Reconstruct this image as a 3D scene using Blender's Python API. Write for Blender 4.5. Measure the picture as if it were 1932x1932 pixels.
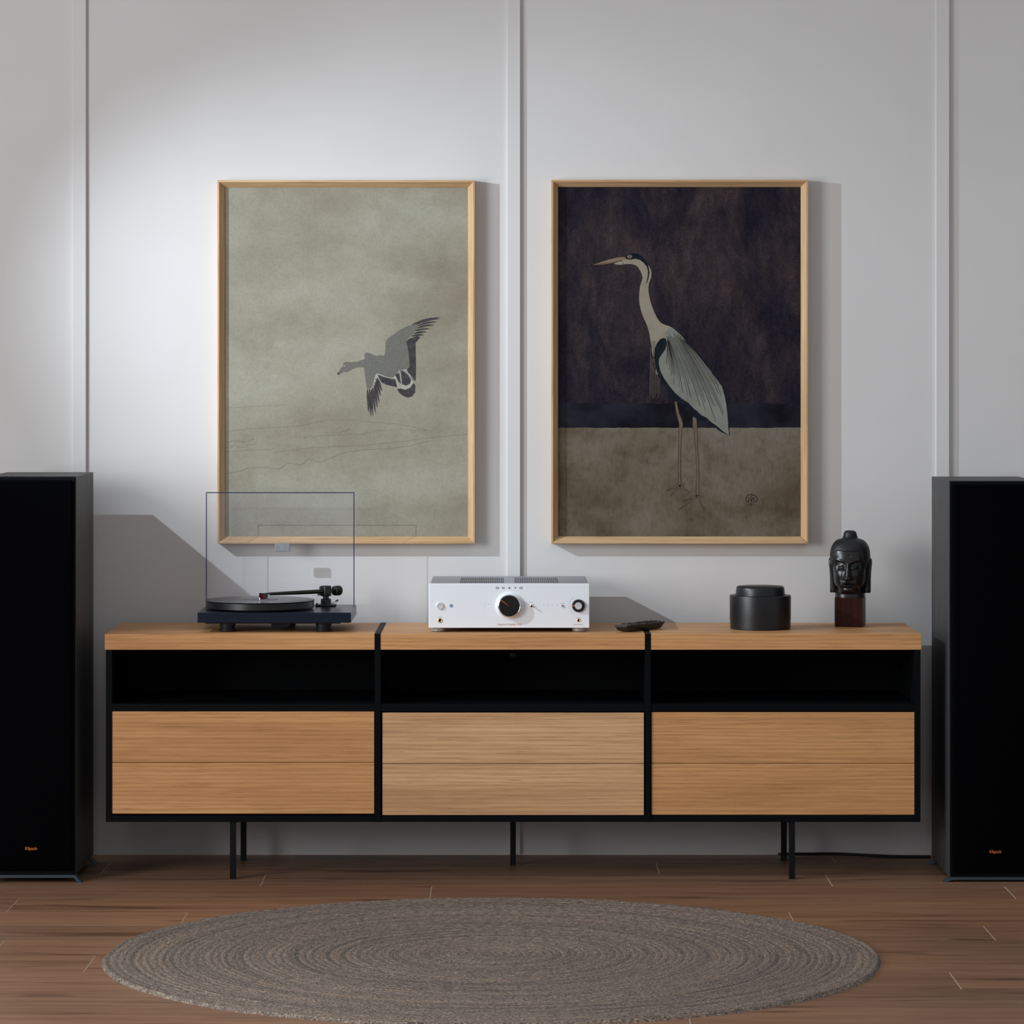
import bpy, bmesh, math, random
from mathutils import Matrix, Vector, noise

random.seed(7)
for o in list(bpy.data.objects):
    bpy.data.objects.remove(o, do_unlink=True)
scene = bpy.context.scene
C = scene.collection

# ------------------------------------------------------------------ camera
F = 6400.0            # focal length in pixels of the 1932 px frame
HOR = 705.0           # pixel row of the horizon
CH = 1.36             # camera height
CD = 9.117            # camera distance from the cabinet front (Y = 0)
WALL = 0.469
cam_d = bpy.data.cameras.new('camera')
cam = bpy.data.objects.new('camera', cam_d)
C.objects.link(cam)
cam.location = (0, -CD, CH)
cam.rotation_euler = (math.pi / 2, 0, 0)
cam_d.sensor_width = 36
cam_d.lens = F / 1932 * 36
cam_d.shift_y = (HOR - 966) / 1932
cam_d.clip_end = 60
scene.camera = cam

# ------------------------------------------------------------------ world, lights, exposure
w = bpy.data.worlds.new('world')
scene.world = w
w.use_nodes = True
bg = w.node_tree.nodes['Background']
bg.inputs[0].default_value = (0.92, 0.95, 1.0, 1)
bg.inputs[1].default_value = 0.44
vs = scene.view_settings
vs.view_transform = 'Standard'
vs.look = 'None'
vs.exposure = 0.0
vs.gamma = 1.0
vs.use_curve_mapping = False


def aim(o, target):
    d = Vector(target) - o.location
    o.rotation_euler = d.to_track_quat('-Z', 'Y').to_euler()


def area(name, loc, target, sx, sy, power, col, spread):
    l = bpy.data.lights.new(name, 'AREA')
    l.shape = 'RECTANGLE'
    l.size = sx
    l.size_y = sy
    l.spread = math.radians(spread)
    l.energy = power
    l.color = col
    o = bpy.data.objects.new(name, l)
    C.objects.link(o)
    o.location = loc
    aim(o, target)
    return o


LAMP = (-2.55, -0.95, 2.22)


def spot(name, target, half_deg, power, blend, col=(0.80, 0.90, 1.0), loc=LAMP, soft=0.012):
    l = bpy.data.lights.new(name, 'SPOT')
    l.spot_size = math.radians(half_deg * 2)
    l.spot_blend = blend
    l.energy = power
    l.color = col
    l.shadow_soft_size = soft
    o = bpy.data.objects.new(name, l)
    C.objects.link(o)
    o.location = loc
    aim(o, target)
    return o


def P(px, py, Y):
    s = F / (CD + Y)
    return ((px - 966) / s, CH - (py - HOR) / s)


def W(px, py):
    x, z = P(px, py, WALL)
    return (x, WALL, z)


# daylight from a window in the side wall beyond the frame (soft light and reflections come from there)
area('window_left_offscreen', (-3.6, -3.2, 1.6), (0.0, -3.2, 1.6), 2.0, 1.8, 140, (0.97, 0.985, 1.0), 180)
# the one hard lamp whose shadows the photograph shows: it stands beyond the frame, found from the spread of the shadows
spot('lamp_left_offscreen', W(1180, 840), 25, 310, 1.0)


# ------------------------------------------------------------------ materials
def mat(name, col=(0.5, 0.5, 0.5), rough=0.5, metal=0.0, spec=0.5, emit=None):
    m = bpy.data.materials.new(name)
    m.use_nodes = True
    b = m.node_tree.nodes['Principled BSDF']
    b.inputs['Base Color'].default_value = (*col, 1)
    b.inputs['Roughness'].default_value = rough
    b.inputs['Metallic'].default_value = metal
    b.inputs['Specular IOR Level'].default_value = spec
    if emit:
        b.inputs['Emission Color'].default_value = (*emit[0], 1)
        b.inputs['Emission Strength'].default_value = emit[1]
    return m


class NT:
    def __init__(self, m):
        self.t = m.node_tree
        self.b = self.t.nodes['Principled BSDF']

    def n(self, typ, **kw):
        nd = self.t.nodes.new(typ)
        for k, v in kw.items():
            if k in nd.inputs:
                nd.inputs[k].default_value = v
            else:
                setattr(nd, k, v)
        return nd

    def l(self, a, b):
        self.t.links.new(a, b)

    def coords(self, scale, rnd=0.0, kind='Object'):
        tc = self.n('ShaderNodeTexCoord')
        out = tc.outputs[kind]
        if rnd:
            oi = self.n('ShaderNodeObjectInfo')
            ma = self.n('ShaderNodeVectorMath', operation='SCALE')
            ma.inputs[0].default_value = (rnd, rnd * 1.7, rnd * 0.6)
            self.l(oi.outputs['Random'], ma.inputs['Scale'])
            ad = self.n('ShaderNodeVectorMath', operation='ADD')
            self.l(out, ad.inputs[0])
            self.l(ma.outputs[0], ad.inputs[1])
            out = ad.outputs[0]
        mp = self.n('ShaderNodeMapping')
        mp.inputs['Scale'].default_value = scale
        self.l(out, mp.inputs[0])
        return mp.outputs[0]

    def noise(self, vec, scale=1.0, detail=3.0, rough=0.55, dist=0.0):
        nd = self.n('ShaderNodeTexNoise')
        nd.inputs['Scale'].default_value = scale
        nd.inputs['Detail'].default_value = detail
        nd.inputs['Roughness'].default_value = rough
        nd.inputs['Distortion'].default_value = dist
        self.l(vec, nd.inputs['Vector'])
        return nd.outputs['Fac']

    def ramp(self, fac, stops):
        r = self.n('ShaderNodeValToRGB')
        e = r.color_ramp.elements
        while len(e) < len(stops):
            e.new(0.5)
        for i, (p, c) in enumerate(stops):
            e[i].position = p
            e[i].color = (*c, 1) if len(c) == 3 else c
        self.l(fac, r.inputs[0])
        return r.outputs[0]

    def mix(self, fac, a, b, mode='MIX'):
        m = self.n('ShaderNodeMix', data_type='RGBA', blend_type=mode)
        for sock, v in ((m.inputs[0], fac), (m.inputs[6], a), (m.inputs[7], b)):
            if isinstance(v, (int, float)):
                sock.default_value = v
            elif isinstance(v, tuple):
                sock.default_value = (*v, 1) if len(v) == 3 else v
            else:
                self.l(v, sock)
        return m.outputs[2]

    def math(self, op, a, b=None):
        m = self.n('ShaderNodeMath', operation=op)
        for i, v in enumerate((a, b)):
            if v is None:
                continue
            if isinstance(v, (int, float)):
                m.inputs[i].default_value = v
            else:
                self.l(v, m.inputs[i])
        return m.outputs[0]

    def bump(self, h, strength=0.2, dist=0.001):
        bn = self.n('ShaderNodeBump')
        bn.inputs['Strength'].default_value = strength
        bn.inputs['Distance'].default_value = dist
        self.l(h, bn.inputs['Height'])
        self.l(bn.outputs[0], self.b.inputs['Normal'])

    def base(self, c):
        self.l(c, self.b.inputs['Base Color'])


def ax(axis, along, across):
    return {'X': (along, across, across), 'Y': (across, along, across), 'Z': (across, across, along)}[axis]


def oak(name, dark, mid, light, axis='X', rnd=3.0, wave=9.0, rough=0.45):
    m = mat(name, mid, rough, spec=0.35)
    t = NT(m)
    big = t.coords(ax(axis, 0.55, 9.0), rnd)
    figure = t.noise(big, 1.6, 3, 0.5, 1.2)
    w2 = t.coords(ax(axis, 0.16, 3.0), rnd)
    wn = t.n('ShaderNodeTexWave', wave_type='BANDS', bands_direction={'X': 'Z', 'Y': 'Z', 'Z': 'X'}[axis])
    wn.inputs['Scale'].default_value = wave
    wn.inputs['Distortion'].default_value = 7.0
    wn.inputs['Detail'].default_value = 3.0
    wn.inputs['Detail Scale'].default_value = 1.3
    t.l(w2, wn.inputs['Vector'])
    fine = t.noise(t.coords(ax(axis, 8.0, 520.0), rnd), 1.0, 3, 0.7, 0.3)
    c1 = t.ramp(figure, [(0.25, dark), (0.5, mid), (0.78, light)])
    wf = t.math('MULTIPLY', wn.outputs['Fac'], 0.38)
    c2 = t.mix(wf, c1, tuple(a * 0.72 for a in dark))
    fr = t.ramp(fine, [(0.32, (0.62, 0.55, 0.48)), (0.46, (1, 1, 1)), (0.8, (1.14, 1.14, 1.14))])
    c3 = t.mix(0.85, c2, fr, 'MULTIPLY')
    t.base(c3)
    t.bump(fine, 0.25, 0.0006)
    return m


M = {}
M['wall'] = mat('wall_paint', (0.66, 0.63, 0.60), 0.75, spec=0.25)
t = NT(M['wall'])
t.bump(t.noise(t.coords((1, 1, 1)), 260, 3, 0.6), 0.10, 0.0008)
t.base(t.ramp(t.noise(t.coords((1, 1, 1)), 2.2, 3), [(0.3, (0.645, 0.630, 0.617)), (0.7, (0.680, 0.667, 0.655))]))
M['trim'] = mat('trim_paint', (0.665, 0.655, 0.645), 0.6, spec=0.3)
M['oak'] = oak('oak_top', (0.502, 0.245, 0.093), (0.633, 0.322, 0.129), (0.721, 0.388, 0.164))
M['oak_d'] = oak('oak_drawer', (0.502, 0.245, 0.093), (0.633, 0.322, 0.129), (0.721, 0.388, 0.164))
M['oak_p'] = oak('oak_pale', (0.516, 0.289, 0.138), (0.664, 0.393, 0.203), (0.775, 0.486, 0.264))
M['fr_x'] = oak('frame_oak_x', (0.50, 0.31, 0.150), (0.61, 0.40, 0.215), (0.68, 0.465, 0.265), 'X', 3, 14)
M['fr_z'] = oak('frame_oak_z', (0.50, 0.31, 0.150), (0.61, 0.40, 0.215), (0.68, 0.465, 0.265), 'Z', 3, 14)
M['black'] = mat('black_lacquer', (0.0035, 0.004, 0.005), 0.5, spec=0.07)
M['black_in'] = mat('black_laminate', (0.0035, 0.004, 0.005), 0.6, spec=0.07)
M['steel'] = mat('black_steel', (0.005, 0.006, 0.007), 0.45, 0.0, 0.15)
M['dark'] = mat('dark_gap', (0.004, 0.004, 0.004), 0.9, spec=0.1)
M['navy'] = mat('navy_satin', (0.004, 0.009, 0.021), 0.26, spec=0.3)
M['rubber'] = mat('black_rubber', (0.010, 0.010, 0.011), 0.55, spec=0.3)
M['plastic'] = mat('black_plastic', (0.008, 0.008, 0.009), 0.35, spec=0.5)
M['gloss'] = mat('black_gloss', (0.006, 0.006, 0.006), 0.12, spec=0.5)
M['vinyl'] = mat('vinyl', (0.006, 0.006, 0.007), 0.22, spec=0.5)
t = NT(M['vinyl'])
t.b.inputs['Anisotropic'].default_value = 0.5
M['label'] = mat('record_label', (0.10, 0.10, 0.11), 0.5)
M['chrome'] = mat('chrome', (0.85, 0.85, 0.86), 0.12, 1.0)
M['cart'] = mat('cartridge_red', (0.05, 0.004, 0.006), 0.15, spec=0.6)
M['silver'] = mat('silver_panel', (0.86, 0.89, 0.93), 0.5, 0.15, 0.5)
t = NT(M['silver'])
t.bump(t.noise(t.coords((1, 1, 1)), 1800, 2), 0.06, 0.0003)
M['silver_knob'] = mat('silver_knob', (0.86, 0.88, 0.90), 0.3, 0.6)
M['chassis'] = mat('grey_chassis', (0.38, 0.40, 0.43), 0.45, 0.5)
M['slot'] = mat('vent_painted_shade', (0.06, 0.062, 0.066), 0.7)  # dark colour of solid bars, painting the shade inside the vent openings
M['ink'] = mat('dark_ink', (0.03, 0.04, 0.06), 0.5)
M['tick'] = mat('grey_ink', (0.28, 0.29, 0.32), 0.5)
M['copper_ink'] = mat('copper_ink', (0.55, 0.30, 0.16), 0.5)
M['orange'] = mat('orange_mark', (0.85, 0.10, 0.02), 0.4, emit=None)
M['led'] = mat('pink_led', (0.95, 0.6, 0.55), 0.4, emit=((1.0, 0.55, 0.45), 0.6))
M['sensor'] = mat('blue_sensor', (0.22, 0.30, 0.48), 0.2)
M['brass'] = mat('brass', (0.60, 0.36, 0.14), 0.25, 1.0)
M['ceramic'] = mat('black_ceramic', (0.005, 0.0058, 0.0075), 0.34, spec=0.5)
t = NT(M['ceramic'])
t.bump(t.noise(t.coords((1, 1, 1)), 900, 2, 0.6), 0.22, 0.0007)
M['ceramic_lid'] = mat('black_ceramic_lid', (0.008, 0.0085, 0.010), 0.36, spec=0.5)
M['lacquer'] = mat('black_bronze', (0.006, 0.006, 0.006), 0.28, spec=0.5)
t = NT(M['lacquer'])
nz = t.noise(t.coords((1, 1, 1)), 70, 2)
t.base(t.ramp(nz, [(0.0, (0.006, 0.006, 0.0065)), (0.74, (0.008, 0.008, 0.008)), (0.80, (0.10, 0.065, 0.03))]))
M['hair'] = mat('black_bronze_matt', (0.010, 0.010, 0.0105), 0.5, spec=0.4)
M['mahog'] = oak('mahogany', (0.022, 0.005, 0.003), (0.034, 0.008, 0.005), (0.045, 0.011, 0.007), 'Z', 0, 6, 0.4)
M['mahog'].node_tree.nodes['Principled BSDF'].inputs['Specular IOR Level'].default_value = 0.12
M['spk_wood'] = mat('black_ash', (0.02, 0.02, 0.02), 0.5, spec=0.4)
t = NT(M['spk_wood'])
g = t.noise(t.coords((120, 120, 4)), 1.0, 4, 0.6)
t.base(t.ramp(g, [(0.3, (0.016, 0.016, 0.016)), (0.7, (0.056, 0.056, 0.054))]))
t.bump(g, 0.3, 0.0006)
M['spk_top'] = mat('black_ash_top', (0.02, 0.02, 0.02), 0.5, spec=0.4)
t = NT(M['spk_top'])
g = t.noise(t.coords((5, 130, 120)), 1.0, 4, 0.6)
t.base(t.ramp(g, [(0.3, (0.016, 0.016, 0.016)), (0.7, (0.056, 0.056, 0.054))]))
M['grille'] = mat('grille_cloth', (0.0016, 0.0017, 0.0024), 0.9, spec=0.015)
t = NT(M['grille'])
t.bump(t.noise(t.coords((1, 1, 1)), 900, 1), 0.3, 0.001)
M['copper'] = mat('copper_badge', (0.70, 0.20, 0.05), 0.35, 0.3)
M['alu'] = mat('dark_aluminium', (0.055, 0.075, 0.10), 0.4, 0.4)

# acrylic: clear, faint blue film, mirror-like at grazing angles
def acrylic(name, tint, film, film_fac):
    m = bpy.data.materials.new(name)
    m.use_nodes = True
    nt = m.node_tree
    nt.nodes.clear()
    out = nt.nodes.new('ShaderNodeOutputMaterial')
    tr = nt.nodes.new('ShaderNodeBsdfTransparent')
    tr.inputs[0].default_value = (*tint, 1)
    gl = nt.nodes.new('ShaderNodeBsdfGlossy')
    gl.inputs['Roughness'].default_value = 0.03
    df = nt.nodes.new('ShaderNodeBsdfDiffuse')
    df.inputs[0].default_value = (*film, 1)
    m1 = nt.nodes.new('ShaderNodeMixShader')
    m1.inputs[0].default_value = film_fac
    m2 = nt.nodes.new('ShaderNodeMixShader')
    nt.links.new(tr.outputs[0], m1.inputs[1])
    nt.links.new(df.outputs[0], m1.inputs[2])
    m2.inputs[0].default_value = 0.018
    nt.links.new(m1.outputs[0], m2.inputs[1])
    nt.links.new(gl.outputs[0], m2.inputs[2])
    nt.links.new(m2.outputs[0], out.inputs[0])
    return m


M['acrylic'] = acrylic('clear_acrylic', (0.985, 0.985, 0.99), (0.75, 0.78, 0.95), 0.02)
M['acrylic_edge'] = acrylic('acrylic_edge', (0.30, 0.28, 0.42), (0.012, 0.010, 0.05), 0.85)

# floor boards
M['board'] = mat('floor_board', (0.2, 0.1, 0.06), 0.42, spec=0.35)
t = NT(M['board'])
fig = t.noise(t.coords((0.9, 14, 14), 5.0), 1.4, 4, 0.6, 0.8)
fin = t.noise(t.coords((7, 220, 220), 5.0), 1.0, 3, 0.6)
knot = t.noise(t.coords((2.2, 16, 16), 9.0), 1.0, 2, 0.5, 0.6)
oi = t.n('ShaderNodeObjectInfo')
c = t.ramp(fig, [(0.25, (0.200, 0.099, 0.054)), (0.5, (0.300, 0.160, 0.092)), (0.8, (0.385, 0.218, 0.132))])
c = t.mix(0.7, c, t.ramp(fin, [(0.3, (0.7, 0.66, 0.62)), (0.55, (1, 1, 1))]), 'MULTIPLY')
c = t.mix(1.0, c, t.ramp(knot, [(0.60, (1, 1, 1)), (0.74, (0.42, 0.36, 0.33))]), 'MULTIPLY')
c = t.mix(1.0, c, t.ramp(oi.outputs['Random'], [(0.0, (0.84, 0.84, 0.86)), (1.0, (1.10, 1.06, 1.02))]), 'MULTIPLY')
t.base(c)
t.bump(fin, 0.15, 0.0006)
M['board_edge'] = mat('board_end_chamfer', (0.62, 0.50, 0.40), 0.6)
M['slab'] = mat('floor_slab', (0.16, 0.085, 0.05), 0.6)

# rug
M['rug'] = mat('braided_jute', (0.2, 0.18, 0.15), 0.95, spec=0.1)
t = NT(M['rug'])
uv = t.coords((1, 1, 1), 0, 'UV')
sp = t.n('ShaderNodeSeparateXYZ')
t.l(uv, sp.inputs[0])
ringn = t.noise(t.coords((1.0, 1.1, 1), 0, 'UV'), 1.0, 3, 0.6)
strand = t.noise(t.coords((2.6, 55, 1), 0, 'UV'), 1.0, 3, 0.7)
fleck = t.noise(t.coords((4.2, 150, 1), 0, 'UV'), 1.0, 2, 0.7)
c = t.ramp(strand, [(0.28, (0.103, 0.083, 0.076)), (0.48, (0.241, 0.196, 0.171)), (0.66, (0.373, 0.306, 0.251)), (0.8, (0.552, 0.455, 0.345))])
c = t.mix(0.8, c, t.ramp(ringn, [(0.3, (0.48, 0.52, 0.57)), (0.52, (1, 1, 1)), (0.75, (1.35, 1.24, 1.08))]), 'MULTIPLY')
c = t.mix(0.95, c, t.ramp(fleck, [(0.3, (0.30, 0.28, 0.28)), (0.5, (1, 1, 1)), (0.72, (1.9, 1.75, 1.5))]), 'MULTIPLY')
t.base(c)
t.bump(t.math('ADD', strand, fleck), 0.9, 0.004)

# prints
M['print_goose'] = mat('print_paper_khaki', (0.4, 0.39, 0.3), 0.42, spec=0.08)
t = NT(M['print_goose'])
a = t.noise(t.coords((1.6, 1, 3.2)), 1.0, 4, 0.6)
b_ = t.noise(t.coords((9, 1, 9)), 1.0, 5, 0.7)
weave = t.noise(t.coords((110, 1, 520)), 1.0, 2, 0.6)
weave2 = t.noise(t.coords((520, 1, 110)), 1.0, 2, 0.6)
c = t.ramp(a, [(0.3, (0.235, 0.212, 0.158)), (0.5, (0.300, 0.284, 0.222)), (0.7, (0.360, 0.355, 0.292))])
c = t.mix(0.8, c, t.ramp(b_, [(0.3, (0.84, 0.83, 0.80)), (0.6, (1.03, 1.03, 1.03))]), 'MULTIPLY')
c = t.mix(0.42, c, t.ramp(t.math('ADD', weave, weave2), [(0.7, (0.80, 0.79, 0.77)), (1.0, (1, 1, 1)), (1.3, (1.14, 1.14, 1.12))]), 'MULTIPLY')
t.base(c)
M['print_sky'] = mat('print_ink_dark', (0.04, 0.035, 0.04), 0.4, spec=0.08)
t = NT(M['print_sky'])
a = t.noise(t.coords((7, 1, 3.2)), 1.0, 6, 0.68, 0.8)
b_ = t.noise(t.coords((42, 1, 15)), 1.0, 6, 0.75)
d_ = t.noise(t.coords((330, 1, 260)), 1.0, 2, 0.6)
c = t.ramp(a, [(0.30, (0.008, 0.008, 0.016)), (0.46, (0.020, 0.016, 0.023)), (0.62, (0.042, 0.031, 0.033)), (0.80, (0.066, 0.056, 0.054))])
c = t.mix(0.9, c, t.ramp(b_, [(0.3, (0.55, 0.55, 0.62)), (0.5, (1, 1, 1)), (0.75, (1.6, 1.5, 1.45))]), 'MULTIPLY')
c = t.mix(0.8, c, t.ramp(d_, [(0.3, (0.55, 0.55, 0.55)), (0.65, (1.25, 1.25, 1.25))]), 'MULTIPLY')
t.base(c)
M['print_band'] = mat('print_ink_band', (0.009, 0.010, 0.016), 0.4, spec=0.08)
t = NT(M['print_band'])
t.base(t.ramp(t.noise(t.coords((9, 1, 12)), 1.0, 4, 0.6), [(0.35, (0.006, 0.006, 0.009)), (0.7, (0.022, 0.022, 0.034))]))
M['print_ground'] = mat('print_ground', (0.22, 0.19, 0.15), 0.42, spec=0.08)
t = NT(M['print_ground'])
a = t.noise(t.coords((3.5, 1, 4.5)), 1.0, 4, 0.62, 0.3)
b_ = t.noise(t.coords((40, 1, 30)), 1.0, 4, 0.7)
d_ = t.noise(t.coords((300, 1, 50)), 1.0, 2, 0.6)
c = t.ramp(a, [(0.30, (0.085, 0.060, 0.037)), (0.5, (0.145, 0.118, 0.085)), (0.7, (0.185, 0.165, 0.132))])
c = t.mix(0.7, c, t.ramp(b_, [(0.28, (0.62, 0.58, 0.54)), (0.5, (1, 1, 1)), (0.75, (1.12, 1.12, 1.12))]), 'MULTIPLY')
c = t.mix(0.5, c, t.ramp(d_, [(0.3, (0.8, 0.8, 0.8)), (0.6, (1.08, 1.08, 1.08))]), 'MULTIPLY')
t.base(c)


def ink(name, c1, c2, sc=60, rough=0.45):
    m = mat(name, c1, rough, spec=0.08)
    t = NT(m)
    t.base(t.ramp(t.noise(t.coords((sc, 1, sc)), 1.0, 3, 0.65), [(0.3, c1), (0.7, c2)]))
    return m


INK = {
    'h_cream': ink('heron_cream', (0.245, 0.215, 0.155), (0.30, 0.27, 0.21), 20),
    'h_wing': ink('heron_wing_grey', (0.175, 0.178, 0.152), (0.225, 0.228, 0.198), 25),
    'h_navy': ink('heron_navy', (0.005, 0.008, 0.012), (0.014, 0.018, 0.024)),
    'h_tan': ink('heron_tan', (0.20, 0.135, 0.085), (0.25, 0.175, 0.115)),
    'h_line': ink('heron_outline', (0.010, 0.011, 0.015), (0.020, 0.020, 0.026)),
    'h_leg': ink('heron_leg', (0.13, 0.098, 0.064), (0.165, 0.128, 0.088)),
    'h_plume': ink('heron_plume', (0.13, 0.105, 0.085), (0.18, 0.145, 0.115)),
    'g_grey': ink('goose_grey', (0.125, 0.122, 0.105), (0.185, 0.182, 0.160), 420),
    'g_pale': ink('goose_pale', (0.34, 0.34, 0.29), (0.40, 0.40, 0.35)),
    'g_dark': ink('goose_dark', (0.035, 0.033, 0.038), (0.075, 0.070, 0.070), 120),
    'g_line': ink('goose_line', (0.13, 0.128, 0.105), (0.17, 0.165, 0.135)),
    'g_mist': ink('goose_mist', (0.30, 0.30, 0.25), (0.34, 0.34, 0.29)),
}


# ------------------------------------------------------------------ mesh helpers
class B:
    def __init__(self):
        self.bm = bmesh.new()

    def _mi(self, faces, mi):
        for f in faces:
            f.material_index = mi

    def box(self, x0, x1, y0, y1, z0, z1, mi=0, bev=0.0, seg=2, rot=None):
        mtx = Matrix.Translation(((x0 + x1) / 2, (y0 + y1) / 2, (z0 + z1) / 2))
        if rot is not None:
            mtx = mtx @ rot
        mtx = mtx @ Matrix.Diagonal((abs(x1 - x0), abs(y1 - y0), abs(z1 - z0), 1))
        r = bmesh.ops.create_cube(self.bm, size=1.0, matrix=mtx)
        vs_ = r['verts']
        faces = list({f for v in vs_ for f in v.link_faces})
        if bev:
            es = list({e for v in vs_ for e in v.link_edges})
            rr = bmesh.ops.bevel(self.bm, geom=es, offset=bev, segments=seg, affect='EDGES', profile=0.5)
            faces = list(set(rr['faces']) | {f for f in faces if f.is_valid})
        self._mi(faces, mi)
        return self

    def lathe(self, prof, c, axis='Z', n=48, mi=0):
        rings = []
        for r, h in prof:
            ring = []
            if r < 1e-7:
                ring = [self.bm.verts.new(self._ax(c, axis, 0, 0, h))]
            else:
                for i in range(n):
                    a = 2 * math.pi * i / n
                    ring.append(self.bm.verts.new(self._ax(c, axis, r * math.cos(a), r * math.sin(a), h)))
            rings.append(ring)
        fs = []
        for a, b in zip(rings, rings[1:]):
            if len(a) == 1 and len(b) == 1:
                continue
            for i in range(n):
                j = (i + 1) % n
                if len(a) == 1:
                    fs.append(self.bm.faces.new((a[0], b[j], b[i])))
                elif len(b) == 1:
                    fs.append(self.bm.faces.new((a[i], a[j], b[0])))
                else:
                    fs.append(self.bm.faces.new((a[i], a[j], b[j], b[i])))
        self._mi(fs, mi)
        return self

    @staticmethod
    def _ax(c, axis, u, v, h):
        x, y, z = c
        if axis == 'Z':
            return (x + u, y + v, z + h)
        if axis == 'Y':            # h grows towards the viewer (-Y)
            return (x + u, y - h, z + v)
        return (x + h, y + u, z + v)

    def prism(self, pts, d0, d1, plane='XZ', mi=0):
        def q(p, d):
            return {'XZ': (p[0], d, p[1]), 'XY': (p[0], p[1], d), 'YZ': (d, p[0], p[1])}[plane]
        a = [self.bm.verts.new(q(p, d0)) for p in pts]
        b = [self.bm.verts.new(q(p, d1)) for p in pts]
        n = len(pts)
        fs = [self.bm.faces.new(a), self.bm.faces.new(b)]
        for i in range(n):
            j = (i + 1) % n
            fs.append(self.bm.faces.new((a[i], a[j], b[j], b[i])))
        self._mi(fs, mi)
        return self

    def tube(self, path, r, n=8, mi=0):
        path = [Vector(p) for p in path]
        rr = r if isinstance(r, (list, tuple)) else [r] * len(path)
        rings = []
        for i, p in enumerate(path):
            d = (path[min(i + 1, len(path) - 1)] - path[max(i - 1, 0)]).normalized()
            up = Vector((0, 0, 1)) if abs(d.z) < 0.9 else Vector((1, 0, 0))
            s = d.cross(up).normalized()
            u = s.cross(d).normalized()
            rings.append([self.bm.verts.new(p + (s * math.cos(2 * math.pi * k / n) + u * math.sin(2 * math.pi * k / n)) * rr[i]) for k in range(n)])
        fs = []
        for a, b in zip(rings, rings[1:]):
            for k in range(n):
                j = (k + 1) % n
                fs.append(self.bm.faces.new((a[k], a[j], b[j], b[k])))
        fs.append(self.bm.faces.new(rings[0]))
        fs.append(self.bm.faces.new(rings[-1]))
        self._mi(fs, mi)
        return self

    def flat(self, pts, y, mi=0):
        f = self.bm.faces.new([self.bm.verts.new((p[0], y, p[1])) for p in pts])
        f.material_index = mi
        f.normal_update()
        bmesh.ops.triangulate(self.bm, faces=[f], ngon_method='EAR_CLIP')
        return self

    def stroke(self, pts, wd, y, mi=0):
        pts = [Vector((p[0], p[1])) for p in pts]
        ww = wd if isinstance(wd, (list, tuple)) else [wd] * len(pts)
        L, R = [], []
        for i, p in enumerate(pts):
            d = (pts[min(i + 1, len(pts) - 1)] - pts[max(i - 1, 0)])
            d = d.normalized() if d.length > 0 else Vector((1, 0))
            nrm = Vector((-d.y, d.x)) * ww[i] / 2
            L.append(self.bm.verts.new((p.x + nrm.x, y, p.y + nrm.y)))
            R.append(self.bm.verts.new((p.x - nrm.x, y, p.y - nrm.y)))
        for i in range(len(pts) - 1):
            f = self.bm.faces.new((L[i], L[i + 1], R[i + 1], R[i]))
            f.material_index = mi
        return self

    def done(self, name, mats, parent=None, smooth=None, local=False, recalc=True):
        if recalc:
            bmesh.ops.recalc_face_normals(self.bm, faces=self.bm.faces[:])
        me = bpy.data.meshes.new(name)
        self.bm.to_mesh(me)
        self.bm.free()
        return link_mesh(name, me, mats, parent, smooth, local)


def link_mesh(name, me, mats, parent=None, smooth=None, local=False):
    if not isinstance(mats, (list, tuple)):
        mats = [mats]
    for m in mats:
        me.materials.append(M[m] if isinstance(m, str) else m)
    if smooth is not None:
        for p in me.polygons:
            p.use_smooth = True
        me.set_sharp_from_angle(angle=math.radians(smooth))
    o = bpy.data.objects.new(name, me)
    C.objects.link(o)
    if parent is not None:
        o.parent = parent
        if not local and parent.parent is None:
            o.matrix_parent_inverse = Matrix.Translation(-parent.location)
    return o


def thing(name, label, cat, loc=(0, 0, 0), rotz=0.0, group=None):
    o = bpy.data.objects.new(name, None)
    C.objects.link(o)
    o.empty_display_size = 0.05
    o.location = loc
    o.rotation_euler = (0, 0, rotz)
    return tag(o, label, cat, group)


def tag(o, label, cat, group=None):
    o['label'] = label
    o['category'] = cat
    if group:
        o['group'] = group
    return o


def structure(o):
    o['kind'] = 'structure'
    return o


def text(name, body, width, x, z, y, m, parent, shear=0.0, bold=0.0, hscale=1.0, extrude=0.0002):
    cu = bpy.data.curves.new(name, 'FONT')
    cu.body = body
    cu.align_x = 'CENTER'
    cu.align_y = 'CENTER'
    cu.shear = shear
    cu.offset = bold
    cu.resolution_u = 3
    ob = bpy.data.objects.new(name, cu)
    C.objects.link(ob)
    bpy.context.view_layer.update()
    me = bpy.data.meshes.new_from_object(ob.evaluated_get(bpy.context.evaluated_depsgraph_get()))
    bpy.data.objects.remove(ob, do_unlink=True)
    me.materials.clear()
    xs = [v.co.x for v in me.vertices]
    s = width / (max(xs) - min(xs))
    cx = (max(xs) + min(xs)) / 2
    for v in me.vertices:
        vx, vy = (v.co.x - cx) * s, v.co.y * s / hscale
        v.co = (x + vx, y, z + vy)
    return link_mesh(name, me, m, parent)


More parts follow.
